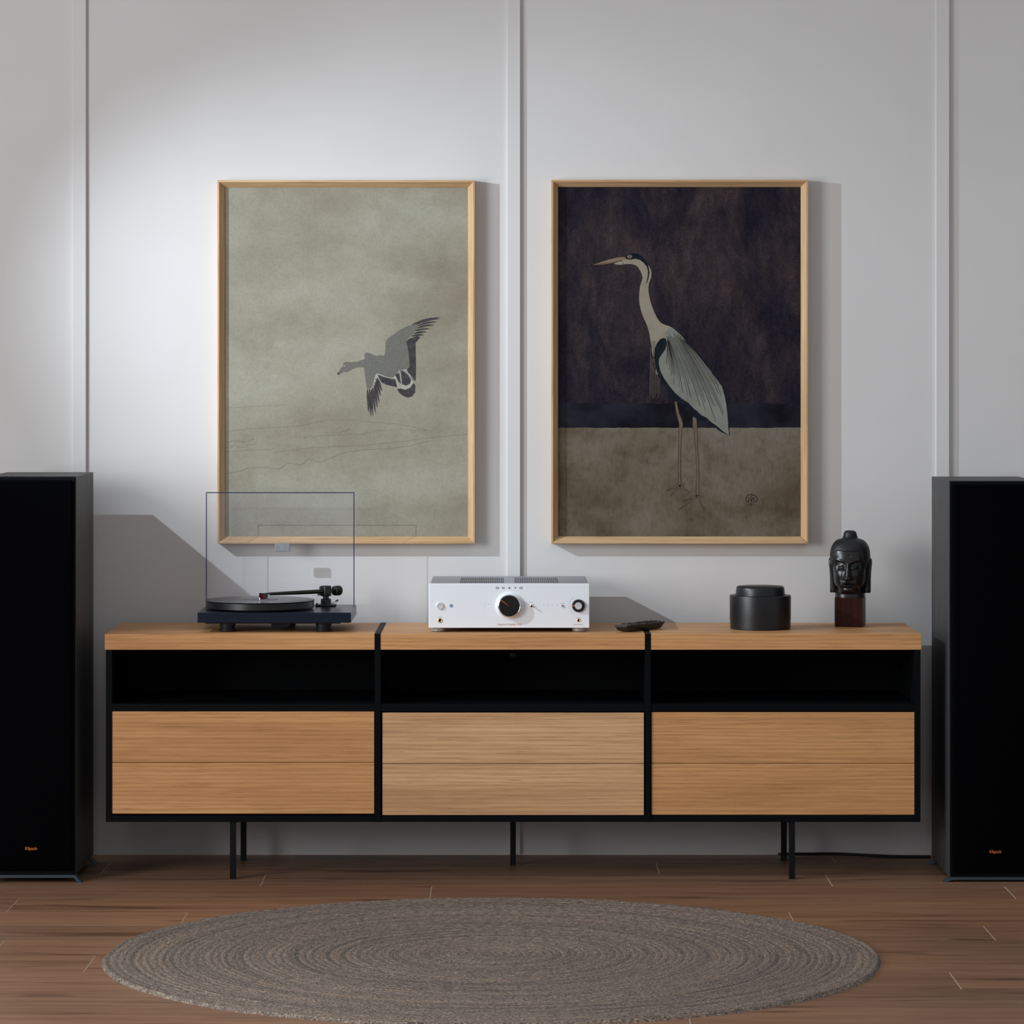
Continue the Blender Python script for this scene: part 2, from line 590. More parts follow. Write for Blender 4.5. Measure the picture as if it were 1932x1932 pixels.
def plate_with_hole(outer, hole):
    """list of 2-D points outer and hole (both counter-clockwise) -> mesh faces by a 2-D curve fill"""
    cu = bpy.data.curves.new('fill', 'CURVE')
    cu.dimensions = '2D'
    cu.fill_mode = 'BOTH'
    for ring in (outer, hole):
        s = cu.splines.new('POLY')
        s.points.add(len(ring) - 1)
        for p, q in zip(s.points, ring):
            p.co = (q[0], q[1], 0, 1)
        s.use_cyclic_u = True
    cu.extrude = 0.0015
    ob = bpy.data.objects.new('fill', cu)
    C.objects.link(ob)
    bpy.context.view_layer.update()
    me = bpy.data.meshes.new_from_object(ob.evaluated_get(bpy.context.evaluated_depsgraph_get()))
    bpy.data.objects.remove(ob, do_unlink=True)
    me.materials.clear()
    return me


def rrect(x0, x1, z0, z1, r, n=6):
    out = []
    for cx, cz, a0 in ((x1 - r, z1 - r, 0), (x0 + r, z1 - r, 90), (x0 + r, z0 + r, 180), (x1 - r, z0 + r, 270)):
        for i in range(n + 1):
            a = math.radians(a0 + 90 * i / n)
            out.append((cx + r * math.cos(a), cz + r * math.sin(a)))
    return out


def smooth_pts(pts, n=4, closed=False):
    """Catmull-Rom resample"""
    out = []
    m = len(pts)
    rng = range(m) if closed else range(m - 1)
    for i in rng:
        g = (lambda k: pts[k % m]) if closed else (lambda k: pts[max(0, min(m - 1, k))])
        p0, p1, p2, p3 = g(i - 1), g(i), g(i + 1), g(i + 2)
        for j in range(n):
            t_ = j / n
            q = []
            for a in range(len(p1)):
                q.append(0.5 * (2 * p1[a] + (p2[a] - p0[a]) * t_ + (2 * p0[a] - 5 * p1[a] + 4 * p2[a] - p3[a]) * t_ ** 2 + (3 * p1[a] - p0[a] - 3 * p2[a] + p3[a]) * t_ ** 3))
            out.append(tuple(q))
    if not closed:
        out.append(tuple(pts[-1]))
    return out


# ------------------------------------------------------------------ setting: floor, wall, battens
ROW = 0.2155
fl = B().box(-4.5, 4.5, -10.5, WALL + 0.12, -0.05, -0.009).done('floor', 'slab')
structure(fl)
LEN = 1.518
joints = {4: 0.9, 3: 0.40, 2: -0.668, 1: -0.213, 0: 0.241, -1: 0.699, -2: 1.16, -3: 0.30, -4: -0.974, -5: 0.993,
          -12: 0.2, -13: -0.5, -14: 0.6, -15: -0.1, -16: 0.9, -17: 0.35, -18: -0.8, -6: 0.06, -7: 0.373, -8: -0.7, -9: 0.5, -10: -0.2, -11: 0.85}


def plank_mesh(length, width):
    b = B()
    g, ch, th = 0.0001, 0.0011, 0.009
    x0, x1, y0, y1 = -length / 2 + g, length / 2 - g, -width / 2 + g, width / 2 - g
    cs = 0.0007
    lo = [(x0, y0, -th), (x1, y0, -th), (x1, y1, -th), (x0, y1, -th)]
    md = [(x0, y0, -ch), (x1, y0, -ch), (x1, y1, -ch), (x0, y1, -ch)]
    hi = [(x0 + ch, y0 + cs, 0), (x1 - ch, y0 + cs, 0), (x1 - ch, y1 - cs, 0), (x0 + ch, y1 - cs, 0)]
    V = [[b.bm.verts.new(p) for p in ring] for ring in (lo, md, hi)]
    b.bm.faces.new(V[0])
    b.bm.faces.new(V[2])
    for k in range(2):
        for i in range(4):
            f = b.bm.faces.new((V[k][i], V[k][(i + 1) % 4], V[k + 1][(i + 1) % 4], V[k + 1][i]))
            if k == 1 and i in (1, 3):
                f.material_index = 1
    bmesh.ops.recalc_face_normals(b.bm, faces=b.bm.faces[:])
    me = bpy.data.meshes.new('plank')
    b.bm.to_mesh(me)
    b.bm.free()
    me.materials.append(M['board'])
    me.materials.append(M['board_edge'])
    return me


PM = plank_mesh(LEN, ROW)
for k, jx in joints.items():
    y0 = -0.546 + ROW * k           # row k lies between this and the next edge
    for i in range(-2, 2):
        o = bpy.data.objects.new('plank', PM)
        C.objects.link(o)
        o.parent = fl
        o.location = (jx + (i + 0.5) * LEN, y0 + ROW / 2, 0)

wl = B().box(-4.5, 4.5, WALL, WALL + 0.1, -0.008, 3.2).done('wall_back', 'wall')
structure(wl)
for i, (a, b) in enumerate(((137, 162), (957, 981.5), (1766, 1791))):
    xa, _ = P(a, 0, WALL - 0.011)
    xb, _ = P(b, 0, WALL - 0.011)
    o = B().box(xa, xb, WALL - 0.011, WALL + 0.001, 0.004, 3.2, bev=0.0008, seg=1).done('trim_%d' % (i + 1), 'trim')
    structure(o)

# ------------------------------------------------------------------ sideboard
def zf(py, Y=0.0):
    return P(0, py, Y)[1]


def xf(px, Y=0.0):
    return P(px, 0, Y)[0]


TOP = zf(1196)
BACK = 0.41
XL, XR = xf(197.5), xf(1739)
D1 = (xf(707), xf(718))
D2 = (xf(1217), xf(1228))
ztu = zf(1226)
zbot = zf(1551)
sb = thing('sideboard', 'long low sideboard with black frame, oak tops and oak drawer fronts on slim black legs', 'sideboard', (0, 0.2, 0))
for a, b in ((XL, D1[0]), (D1[1], D2[0]), (D2[1], XR)):
    B().box(a, b, 0, BACK, ztu, TOP, bev=0.0009, seg=1).done('top_panel', 'oak', sb)
for d in (D1, D2):
    B().box(d[0] + 0.0003, d[1] - 0.0003, -0.0005, BACK + 0.0005, zbot + 0.0, TOP + 0.0006).done('divider_panel', 'black', sb)
sw = 0.0165
B().box(XL + 0.003, XL + 0.003 + sw, 0.001, BACK, zbot, ztu).done('side_panel', 'black', sb)
B().box(XR - 0.003 - sw, XR - 0.003, 0.001, BACK, zbot, ztu).done('side_panel', 'black', sb)
zs1, zs0 = zf(1328), zf(1342)
bays = ((XL + 0.003 + sw, D1[0]), (D1[1], D2[0]), (D2[1], XR - 0.003 - sw))
for a, b in bays:
    B().box(a, b, 0.002, BACK - 0.012, zs0, zs1).done('shelf', 'black', sb)
    B().box(a, b, 0.002, BACK - 0.012, zbot, zf(1538.5)).done('bottom_panel', 'black', sb)
    B().box(a, b, BACK - 0.012, BACK - 0.002, zbot, ztu).done('back_panel', 'black_in', sb)
    B().box(a, b, 0.03, BACK - 0.012, ztu - 0.006, ztu - 0.0002).done('top_underside', 'black_in', sb)
fronts = ((211, 706, 1342.5, 1438.3, 1439.3, 1535.5, 'oak_d'), (721.5, 1215, 1345, 1440.4, 1441.4, 1538, 'oak_p'), (1229.5, 1727, 1344, 1440, 1441, 1537.5, 'oak_d'))
for a, b, t0, t1, t2, t3, m in fronts:
    B().box(xf(a), xf(b), 0.003, 0.022, zf(t1), zf(t0), bev=0.0005, seg=1).done('drawer_front', m, sb)
    B().box(xf(a), xf(b), 0.003, 0.022, zf(t3), zf(t2), bev=0.0005, seg=1).done('drawer_front', m, sb)
    B().box(xf(a) + 0.004, xf(b) - 0.004, 0.0222, 0.030, zf(t3) + 0.002, zf(t0) - 0.002).done('drawer_box_front', 'dark', sb)
lw = 0.0078
for cx, y in ((xf(438.8), 0.008), (xf(460, 0.365), 0.35), (xf(968, 0.28), 0.265), (xf(1495), 0.008), (xf(1478.5, 0.365), 0.35)):
    lg = B().box(cx - lw, cx + lw, y, y + 0.0156, 0, zbot).done('leg', 'steel', sb)
    dx = 0.02 if cx < 0 else -0.02
    B().prism([(cx, zbot - 0.010), (cx, zbot), (cx + dx * 0.9, zbot), (cx + dx * 0.5, zbot - 0.003)], y + 0.003, y + 0.012).done('gusset', 'steel', lg)
B().box(XL + 0.12, XR - 0.12, 0.03, 0.055, zbot - 0.0035, zbot).done('under_rail', 'steel', sb)
B().box(XL + 0.12, XR - 0.12, 0.34, 0.36, zbot - 0.0035, zbot).done('under_rail', 'steel', sb)
B().lathe([(0, 0), (0.011, 0), (0.011, 0.002), (0.008, 0.004), (0, 0.004)], (xf(968, 0.39), BACK - 0.012, zf(1236, 0.39)), 'Y', 24).done('cable_grommet', 'plastic', sb, 40)

# ------------------------------------------------------------------ pictures
FF = WALL - 0.040         # front of the frames
FP = FF + 0.0205          # surface of the print


def picture(name, label, px0, px1, py0, py1, gap=False):
    x0, z1 = P(px0, py0, FF)
    x1, z0 = P(px1, py1, FF)
    t_ = thing(name, label, 'picture', ((x0 + x1) / 2, FF + 0.02, z0))
    prof = [(0, WALL - 0.0005), (0, FF + 0.0008), (0.0008, FF), (0.0052, FF), (0.0195, FF + 0.019), (0.0195, WALL - 0.006)]
    def corner(w, k):
        return [(x0 + w, z0 + w), (x1 - w, z0 + w), (x1 - w, z1 - w), (x0 + w, z1 - w)][k]
    for k in range(4):
        b = B()
        A, Z = [], []
        for w_, y_ in prof:
            p, q = corner(w_, k), corner(w_, (k + 1) % 4)
            if gap and k == 0:
                q = (q[0] - 0.0016, q[1])
            A.append(b.bm.verts.new((p[0], y_, p[1])))
            Z.append(b.bm.verts.new((q[0], y_, q[1])))
        for i in range(len(prof)):
            j = (i + 1) % len(prof)
            b.bm.faces.new((A[i], A[j], Z[j], Z[i]))
        b.bm.faces.new(A)
        b.bm.faces.new(Z)
        b.done('frame_rail', 'fr_x' if k in (0, 2) else 'fr_z', t_)
    B().box(x0 + 0.004, x1 - 0.004, FP + 0.0025, WALL - 0.002, z0 + 0.004, z1 - 0.004).done('backing_board', 'dark', t_)
    return t_, x0 + 0.0195, x1 - 0.0195, z0 + 0.0195, z1 - 0.0195


def conv(ox, oy, sc):
    return lambda pts: [P(ox + a / sc, oy + b / sc, FP) for a, b in pts]


PXM = (CD + FP) / F       # metres per photo pixel on the print

pg, ax0, ax1, az0, az1 = picture('framed_print', 'oak framed print of a grey goose in flight on khaki paper', 410, 896, 340, 1026)
B().box(ax0 - 0.003, ax1 + 0.003, FP, FP + 0.0025, az0 - 0.003, az1 + 0.003).done('print_sheet', 'print_goose', pg)
b = B()
g = conv(600, 560, 7.43)
GM = ['g_grey', 'g_pale', 'g_dark', 'g_line', 'g_mist']
ys = [FP - 0.0002 * (i + 1) for i in range(8)]
body = [(345, 960), (360, 925), (395, 912), (450, 915), (540, 912), (600, 890), (655, 870), (652, 830), (660, 790), (690, 782), (740, 795), (810, 828), (870, 815), (930, 820), (945, 730), (945, 670), (960, 610), (1000, 565), (1080, 515), (1160, 455), (1270, 405), (1330, 395), (1390, 400), (1380, 450), (1350, 490), (1310, 540), (1270, 575), (1235, 630), (1255, 690), (1265, 760), (1275, 830), (1280, 930), (1275, 990), (1200, 1020), (1140, 1030), (1090, 1090), (1050, 1130), (1000, 1130), (930, 1110), (830, 1075), (800, 1110), (780, 1180), (760, 1250), (730, 1280), (690, 1290), (672, 1210), (655, 1080), (648, 1000), (600, 985), (530, 995), (470, 1020), (420, 1050), (385, 1055), (355, 1040)]
pale = [(1060, 1110), (1150, 1010), (1290, 990), (1300, 560), (1440, 540), (1400, 620), (1372, 650), (1375, 1180), (1345, 1240), (1300, 1290), (1200, 1310), (1110, 1300), (1120, 1280), (1100, 1150)]
b.flat(g([(1090, 1100), (1150, 1020), (1260, 1010), (1310, 1120), (1345, 1190), (1335, 1240), (1290, 1290), (1220, 1310), (1120, 1300)]), ys[0], 1)
b.flat(g([(800, 1090), (840, 1070), (1050, 1135), (1090, 1100), (1100, 1160), (900, 1130), (850, 1190), (800, 1200), (720, 1310), (690, 1300)]), ys[0], 1)
b.flat(g(smooth_pts(body, 3, True)), ys[1], 0)
b.flat(g([(340, 985), (310, 1035), (268, 1078), (285, 1090), (320, 1070), (352, 1045)]), ys[1], 0)
b.stroke(g([(340, 985), (310, 1035), (268, 1078)]), 5 / 7.43 * PXM, ys[2], 2)
b.stroke(g([(268, 1085), (295, 1085), (350, 1045)]), 5 / 7.43 * PXM, ys[2], 2)
b.flat(g([(268, 1078), (285, 1090), (296, 1080), (282, 1066)]), ys[2], 2)
def scallop(pts, amp, step=22):
    out = []
    for (x0, y0), (x1, y1) in zip(pts, pts[1:] + pts[:1]):
        L = math.hypot(x1 - x0, y1 - y0)
        n = max(1, int(L / step))
        nx, ny = -(y1 - y0) / L, (x1 - x0) / L
        for i in range(n):
            t0 = i / n
            out.append((x0 + (x1 - x0) * t0, y0 + (y1 - y0) * t0))
            if n > 1:
                t1 = (i + 0.5) / n
                out.append((x0 + (x1 - x0) * t1 - nx * amp, y0 + (y1 - y0) * t1 - ny * amp))
    return out
b.flat(g(scallop([(1240, 625), (1290, 582), (1400, 552), (1430, 562), (1392, 610), (1362, 640), (1364, 800), (1368, 1000), (1365, 1170), (1340, 1178), (1282, 1080), (1245, 1020), (1284, 990), (1286, 900), (1277, 800), (1258, 700)], 5, 17)), ys[2], 2)
b.flat(g(scallop([(832, 1088), (930, 1122), (1040, 1148), (1080, 1150), (1108, 1268), (1050, 1258), (950, 1232), (885, 1198), (852, 1140)], -5, 17)), ys[2], 2)
b.flat(g([(1085, 1090), (1138, 1062), (1150, 1150), (1165, 1225), (1130, 1190), (1095, 1130)]), ys[2], 2)
b.flat(g([(1150, 1022), (1200, 1042), (1260, 1095), (1305, 1165), (1285, 1222), (1230, 1245), (1180, 1225), (1162, 1130)]), ys[2], 2)
b.flat(g(scallop([(1105, 1290), (1160, 1282), (1220, 1302), (1290, 1272), (1340, 1202), (1365, 1250), (1360, 1340), (1320, 1395), (1260, 1415), (1190, 1390), (1140, 1350)], -5, 26)), ys[2], 2)
for fi, (s_, e_, c_) in enumerate(([(1320, 390), (1715, 290), 22], [(1360, 388), (1700, 308), 20], [(1390, 407), (1668, 350), 16], [(1390, 438), (1625, 395), 14], [(1362, 477), (1563, 448), 10], [(1342, 517), (1523, 492), 8], [(1312, 552), (1483, 532), 6],
                   [(690, 1295), (707, 1620), 4], [(718, 1290), (737, 1670), 5], [(745, 1295), (763, 1662), 5], [(765, 1275), (800, 1622), 8], [(786, 1240), (829, 1552), 9], [(800, 1192), (856, 1490), 9], [(812, 1152), (874, 1384), 9], [(828, 1135), (893, 1322), 9])):
    pts = [(s_[0] + (e_[0] - s_[0]) * i / 6, s_[1] + (e_[1] - s_[1]) * i / 6 - math.sin(math.pi * i / 6) * (c_ if s_[0] > 1000 else 0)) for i in range(7)]
    b.stroke(g(pts), [v / 7.43 * PXM for v in (10, 20, 24, 24, 21, 14, 3)], ys[3] - 0.00001 * fi, 2)
b.lathe([(0, 0), (16 / 7.43 * PXM, 0)], (g([(362, 967)])[0][0], ys[3], g([(362, 967)])[0][1]), 'Y', 16, 1)
b.lathe([(0, 0), (8 / 7.43 * PXM, 0)], (g([(356, 970)])[0][0], ys[4], g([(356, 970)])[0][1]), 'Y', 12, 2)
# wing folds
for s_, e_ in (((1160, 1030), (1175, 1230)), ((1210, 1035), (1340, 1180)), ((1235, 1030), (1350, 1165)), ((1090, 1110), (1150, 1260))):
    b.stroke(g([s_, e_]), 5 / 7.43 * PXM, ys[5], 1)
b.done('printed_goose', [INK[k] for k in GM], pg, recalc=False)
# drawn shoreline of the same print
b = B()
q = conv(410, 760, 3.943)
rs = random.Random(3)
def jag(pts, amp, n=10):
    return [(x, y + (rs.random() - 0.5) * 2 * amp) for x, y in smooth_pts(pts, n)]
lines = [
    ([(65, 528), (160, 510), (260, 480), (400, 485), (470, 488), (520, 450), (620, 460), (680, 420), (760, 440), (850, 410), (950, 370), (1100, 350), (1300, 338), (1450, 315), (1560, 285)], 5, 3.4),
    ([(65, 210), (300, 190), (600, 172), (800, 132), (1000, 126), (1100, 140), (1350, 160), (1600, 212)], 1.5, 2.6),
    ([(420, 370), (700, 335), (1050, 318), (1400, 285), (1560, 262), (1880, 232)], 1, 2.6),
    ([(65, 365), (250, 352), (420, 345)], 1, 2.6),
    ([(65, 40), (300, 25), (520, 18)], 1, 2.0),
    ([(65, 290), (140, 285), (200, 292), (270, 268)], 11, 2.8),
    ([(65, 335), (130, 322), (200, 325), (285, 300)], 11, 2.8),
    ([(640, 258), (760, 250), (900, 240), (1100, 232)], 11, 2.6),
    ([(1100, 225), (1250, 205), (1400, 195), (1560, 210)], 11, 2.4),
    ([(800, 225), (930, 215), (980, 200)], 10, 2.2),
]
for pts, amp, wd in lines:
    b.stroke(q(jag(pts, amp * 0.8, 16)), wd * 0.72 / 3.943 * PXM, ys[0], 0)
b.done('printed_shoreline', [INK['g_line']], pg, recalc=False)

ph, bx0, bx1, bz0, bz1 = picture('framed_print', 'oak framed print of a standing heron against a dark background', 1040, 1525, 339, 1026, True)
zh = P(0, 807, FP)[1]
zb = P(0, 761, FP)[1]
B().box(bx0 - 0.003, bx1 + 0.003, FP, FP + 0.0025, bz0 - 0.003, bz1 + 0.003).done('print_sheet', 'print_ground', ph)
b = B()
e1 = [(bx0 + (bx1 - bx0) * i / 60, zh + (rs.random() - 0.5) * 0.0016) for i in range(61)]
e2 = [(bx0 + (bx1 - bx0) * i / 60, zb + (rs.random() - 0.5) * 0.003) for i in range(61)]
b.flat(e1 + [(bx1, bz1), (bx0, bz1)], FP - 0.0001, 0)
b.flat(e1 + e2[::-1], FP - 0.0002, 1)
b.done('printed_background', ['print_sky', 'print_band'], ph, recalc=False)
b = B()
h = conv(1080, 440, 4.6)
HM = ['h_cream', 'h_wing', 'h_navy', 'h_tan', 'h_line', 'h_leg', 'h_plume']
yh = [FP - 0.0003 - 0.0001 * (i + 1) for i in range(10)]
def uw(v):
    return v / 4.6 * PXM
h6 = conv(1200, 740, 5.367)
def u6(v):
    return v / 5.367 * PXM
leg1 = [(400, 95), (425, 220), (455, 320), (447, 400), (443, 560), (440, 700), (440, 850), (443, 955)]
leg2 = [(592, 250), (596, 330), (606, 420), (612, 560), (622, 700), (625, 850), (622, 1050)]
w1, w2 = [20, 28, 36, 28, 20, 22, 22, 20], [34, 40, 30, 20, 20, 22, 24]
toes = [((443, 945), (305, 995)), ((443, 950), (345, 1050)), ((443, 950), (548, 1018)), ((446, 940), (492, 938)),
        ((620, 1045), (470, 1107)), ((618, 1050), (437, 1187)), ((622, 1050), (690, 1195)), ((626, 1045), (682, 1063))]
for s_, e_ in toes:
    b.stroke(h6([s_, e_]), [u6(22), u6(8)], yh[0], 4)
    b.stroke(h6([s_, e_]), [u6(15), u6(2)], yh[1], 5)
for lg_, ww in ((leg1, w1), (leg2, w2)):
    pw = smooth_pts([(p[0], p[1], v) for p, v in zip(lg_, ww)], 4)
    b.stroke(h6([p[:2] for p in pw]), [u6(p[2] + 7) for p in pw], yh[0], 4)
    b.stroke(h6([p[:2] for p in pw]), [u6(p[2]) for p in pw], yh[1], 5)
cream = [(455, 212), (400, 245), (360, 262), (375, 272), (410, 276), (470, 270), (520, 272), (560, 290), (590, 335), (605, 380), (600, 410), (585, 460), (577, 530), (578, 600), (590, 660), (610, 725), (640, 790), (660, 850), (672, 910), (680, 970), (692, 1050), (706, 1110), (722, 1190), (745, 1230), (900, 1180), (960, 980), (900, 845), (885, 830), (840, 805), (790, 788), (750, 755), (715, 690), (685, 610), (668, 540), (662, 480), (668, 430), (685, 385), (687, 335), (670, 290), (640, 255), (600, 232), (540, 210)]
cs = smooth_pts(cream, 3, True)
b.flat(h(cs), yh[2], 0)
b.stroke(h(cs + cs[:1]), uw(4), yh[2] - 0.00005, 4)
wing = [(800, 870), (840, 825), (885, 830), (940, 880), (1000, 950), (1060, 1020), (1120, 1090), (1190, 1180), (1250, 1260), (1300, 1330), (1325, 1420), (1340, 1500), (1350, 1600), (1355, 1690), (1362, 1752), (1290, 1720), (1220, 1650), (1150, 1600), (1080, 1550), (1000, 1480), (940, 1440), (890, 1390), (840, 1330), (800, 1270), (765, 1200), (748, 1130), (752, 1090), (775, 1050), (805, 1010), (816, 960), (810, 910)]
b.flat(h(wing), yh[3], 1)
b.stroke(h(wing[2:15]), uw(5), yh[4], 4)
navy = [(795, 908), (760, 920), (730, 960), (712, 1010), (708, 1080), (715, 1140), (735, 1210), (765, 1280), (810, 1350), (860, 1420), (910, 1465), (980, 1530), (1060, 1600), (1130, 1630), (1210, 1665), (1290, 1725), (1362, 1755), (1300, 1715), (1240, 1662), (1200, 1640), (1170, 1605), (1110, 1575), (1085, 1545), (1050, 1520), (1005, 1470), (955, 1440), (890, 1385), (840, 1325), (795, 1260), (762, 1195), (748, 1130), (752, 1085), (780, 1045), (808, 1005), (820, 960), (812, 920)]
b.flat(h(navy), yh[5], 2)
cap = [(458, 205), (470, 190), (510, 170), (560, 176), (600, 200), (640, 240), (660, 290), (668, 340), (660, 390), (642, 440), (640, 430), (652, 380), (656, 330), (645, 290), (620, 258), (585, 232), (545, 222), (500, 230), (465, 224)]
b.flat(h(cap), yh[5], 2)
b.flat(h([(155, 283), (250, 250), (330, 225), (400, 210), (455, 206), (465, 222), (435, 238), (360, 258), (280, 272)]), yh[5], 3)
b.stroke(h([(155, 283), (280, 262), (380, 248), (435, 238)]), uw(4), yh[6], 4)
b.stroke(h([(155, 284), (280, 273), (360, 259)]), uw(5), yh[6], 4)
for rx, ry, lay, mi in ((21, 14, 6, 0), (16, 10.5, 7, 4), (12, 8, 8, 0), (6, 6, 9, 4)):
    b.flat(h([(496 + rx * math.cos(k * math.pi / 10), 204 + ry * math.sin(k * math.pi / 10)) for k in range(20)]), yh[lay], mi)
b.flat(h([(440 + 4 * math.cos(k), 262 + 4 * math.sin(k)) for k in range(6)]), yh[6], 4)
# feather lines of the wing
def along(poly, f):
    x = f * (len(poly) - 1)
    k = min(int(x), len(poly) - 2)
    u = x - k
    return tuple(poly[k][a] + (poly[k + 1][a] - poly[k][a]) * u for a in (0, 1))
tops = [(818, 975), (822, 930), (815, 895), (812, 870), (830, 850), (855, 842), (880, 838), (900, 848), (930, 880), (975, 930)]
ends = [(785, 1228), (850, 1310), (895, 1372), (965, 1435), (1040, 1480), (1120, 1545), (1190, 1600), (1250, 1655), (1305, 1695), (1330, 1640), (1322, 1520), (1300, 1400)]
for i in range(34):
    f = i / 33.0
    st, en = along(tops, f), along(ends, f)
    t0, t1 = 0.10 * rs.random(), 0.62 + 0.36 * rs.random()
    dx, dy = en[0] - st[0], en[1] - st[1]
    bow = 14 + 16 * f
    pts = []
    for k in range(13):
        u = t0 + (t1 - t0) * k / 12
        pts.append((st[0] + dx * u + bow * math.sin(math.pi * u) * 1.2, st[1] + dy * u - bow * 0.4 * math.sin(math.pi * u)))
    b.stroke(h(pts), [uw((2.6 if i % 3 else 4.0) * (0.5 + 0.5 * math.sin(math.pi * (k + 2) / 16))) for k in range(13)], yh[6], 4)
for i in range(8):
    x = 682 + 9 * i
    b.stroke(h([(x, 930 + 26 * i), (x - 6 + 2 * i, 1150), (x - 10 + 3 * i, 1380 + 60 * rs.random())]), [uw(3), uw(4), uw(2)], yh[1], 6)
for i in range(3):
    x = 685 + 14 * i
    b.stroke(h([(x, 935), (x + 2, 1040), (x + 8, 1130 + 30 * i)]), uw(3), yh[6], 4)
b.done('printed_heron', [INK[k] for k in HM], ph, recalc=False)
# round maker's mark
b = B()
mk = [(1168 + 57 * math.cos(math.radians(a)), 1085 + 50 * math.sin(math.radians(a))) for a in range(150, 391, 12)]
b.stroke(h6(mk), u6(6), yh[0], 4)
b.stroke(h6([(1118, 1108), (1135, 1110), (1145, 1062), (1166, 1095), (1190, 1066), (1200, 1108), (1218, 1106)]), u6(6), yh[0], 4)
b.stroke(h6([(1180, 1042), (1160, 1055), (1180, 1078), (1160, 1098), (1172, 1112)]), u6(6), yh[0], 4)
b.stroke(h6([(1145, 1130), (1150, 1140)]), u6(5), yh[0], 4)
b.stroke(h6([(1160, 1125), (1175, 1130), (1162, 1150)]), u6(5), yh[0], 4)
b.stroke(h6([(1190, 1130), (1193, 1145)]), u6(5), yh[0], 4)
b.done('printed_mark', [INK[k] for k in HM], ph, recalc=False)

# ------------------------------------------------------------------ speakers
def speaker(label, x0, x1, yf, ztop, zbase, inner):
    """inner = +1 when the side that faces the sideboard is x1"""
    t_ = thing('floor_speaker', label, 'speaker', ((x0 + x1) / 2, yf + 0.19, 0), group='pair of floor speakers')
    yb = yf + 0.375
    cab = B()
    cab.box(x0, x1, yf, yb, zbase, ztop, bev=0.0012, seg=1)
    for f in cab.bm.faces:
        if f.normal.z > 0.9:
            f.material_index = 1
    cab.done('cabinet', ['spk_wood', 'spk_top'], t_)
    B().box(x0 + 0.0015, x1 - 0.0015, yf - 0.004, yf + 0.002, zbase + 0.002, ztop - 0.0015, bev=0.0015, seg=1).done('baffle', 'black', t_)
    B().box(x0 + 0.009, x1 - 0.009, yf - 0.016, yf - 0.004, zbase + 0.012, ztop - 0.010, bev=0.005, seg=3).done('grille', 'grille', t_, 40)
    cx = (x0 + x1) / 2
    for y, yy in ((yf + 0.004, yf + 0.03), (yb - 0.05, yb - 0.02)):
        zt, th = zbase - 0.0005, 0.007
        out = 0.016
        pts = [(x0 + 0.002, zt), (x1 - 0.002, zt), (x1 + out, 0), (x1 + out - 0.009, 0), (x1 - 0.006, zt - th), (x0 + 0.006, zt - th), (x0 - out + 0.009, 0), (x0 - out, 0)]
        B().prism(pts, y - 0.012, yy - 0.012 if y < yf + 0.1 else yy).done('foot_bracket', 'alu', t_)
    text('badge', 'Klipsch', 0.0315, cx + 0.002, zf(1599.5, yf) if inner > 0 else zf(1605.5, yf), yf - 0.0165, 'copper', t_, bold=0.014, hscale=1.0)
    return t_


xr = xf(143.5, -0.045)
speaker('black floor speaker beside the turntable end of the sideboard', xr - 0.24, xr, -0.045, zf(898.5, -0.045), zf(1650, -0.045), 1)
xl = xf(1790.5, -0.035)
speaker('black floor speaker beside the end of the sideboard with the carved head', xl, xl + 0.24, -0.035, zf(907, -0.035), zf(1654, -0.035), -1)

# ------------------------------------------------------------------ rug
RC = (-0.046, -1.207)
RA, RB, NR = 0.903, 0.853, 50
b = B()
uvl = b.bm.loops.layers.uv.new('UVMap')
SUB, SEG = 6, 420
rings = []
for i in range(1, NR * SUB + 1):
    f = i / (NR * SUB)
    ph_ = (i % SUB) / SUB
    ring = []
    for k in range(SEG):
        a = 2 * math.pi * k / SEG
        wob = 1 + 0.0045 * noise.noise((math.cos(a) * 3, math.sin(a) * 3, f * 4)) * f
        hgt = 0.0060 + 0.0018 * abs(math.sin(math.pi * i / SUB)) + 0.0012 * noise.noise((math.cos(a) * f * 6, math.sin(a) * f * 6, 3.3))
        if i >= NR * SUB - 1:
            hgt = 0.0035
        if i == NR * SUB:
            hgt = 0.0
        ring.append(b.bm.verts.new((RC[0] + RA * f * wob * math.cos(a), RC[1] + RB * f * wob * math.sin(a), hgt)))
    rings.append(ring)
cv = b.bm.verts.new((RC[0], RC[1], 0.007))
for k in range(SEG):
    b.bm.faces.new((cv, rings[0][k], rings[0][(k + 1) % SEG]))
for i in range(len(rings) - 1):
    f0, f1 = (i + 1) / SUB, (i + 2) / SUB
    rad = (i + 1.5) / (NR * SUB) * 0.88
    for k in range(SEG):
        j = (k + 1) % SEG
        fc = b.bm.faces.new((rings[i][k], rings[i + 1][k], rings[i + 1][j], rings[i][j]))
        off = int(f0) * 13.7
        v0, v1 = 2 * math.pi * k / SEG * rad + off, 2 * math.pi * (k + 1) / SEG * rad + off
        for lp, q_ in zip(fc.loops, ((f0, v0), (f1, v0), (f1, v1), (f0, v1))):
            lp[uvl].uv = q_
rug = b.done('braided_rug', 'rug', smooth=80)
tag(rug, 'large round braided grey-brown rug lying on the wooden floor', 'rug')

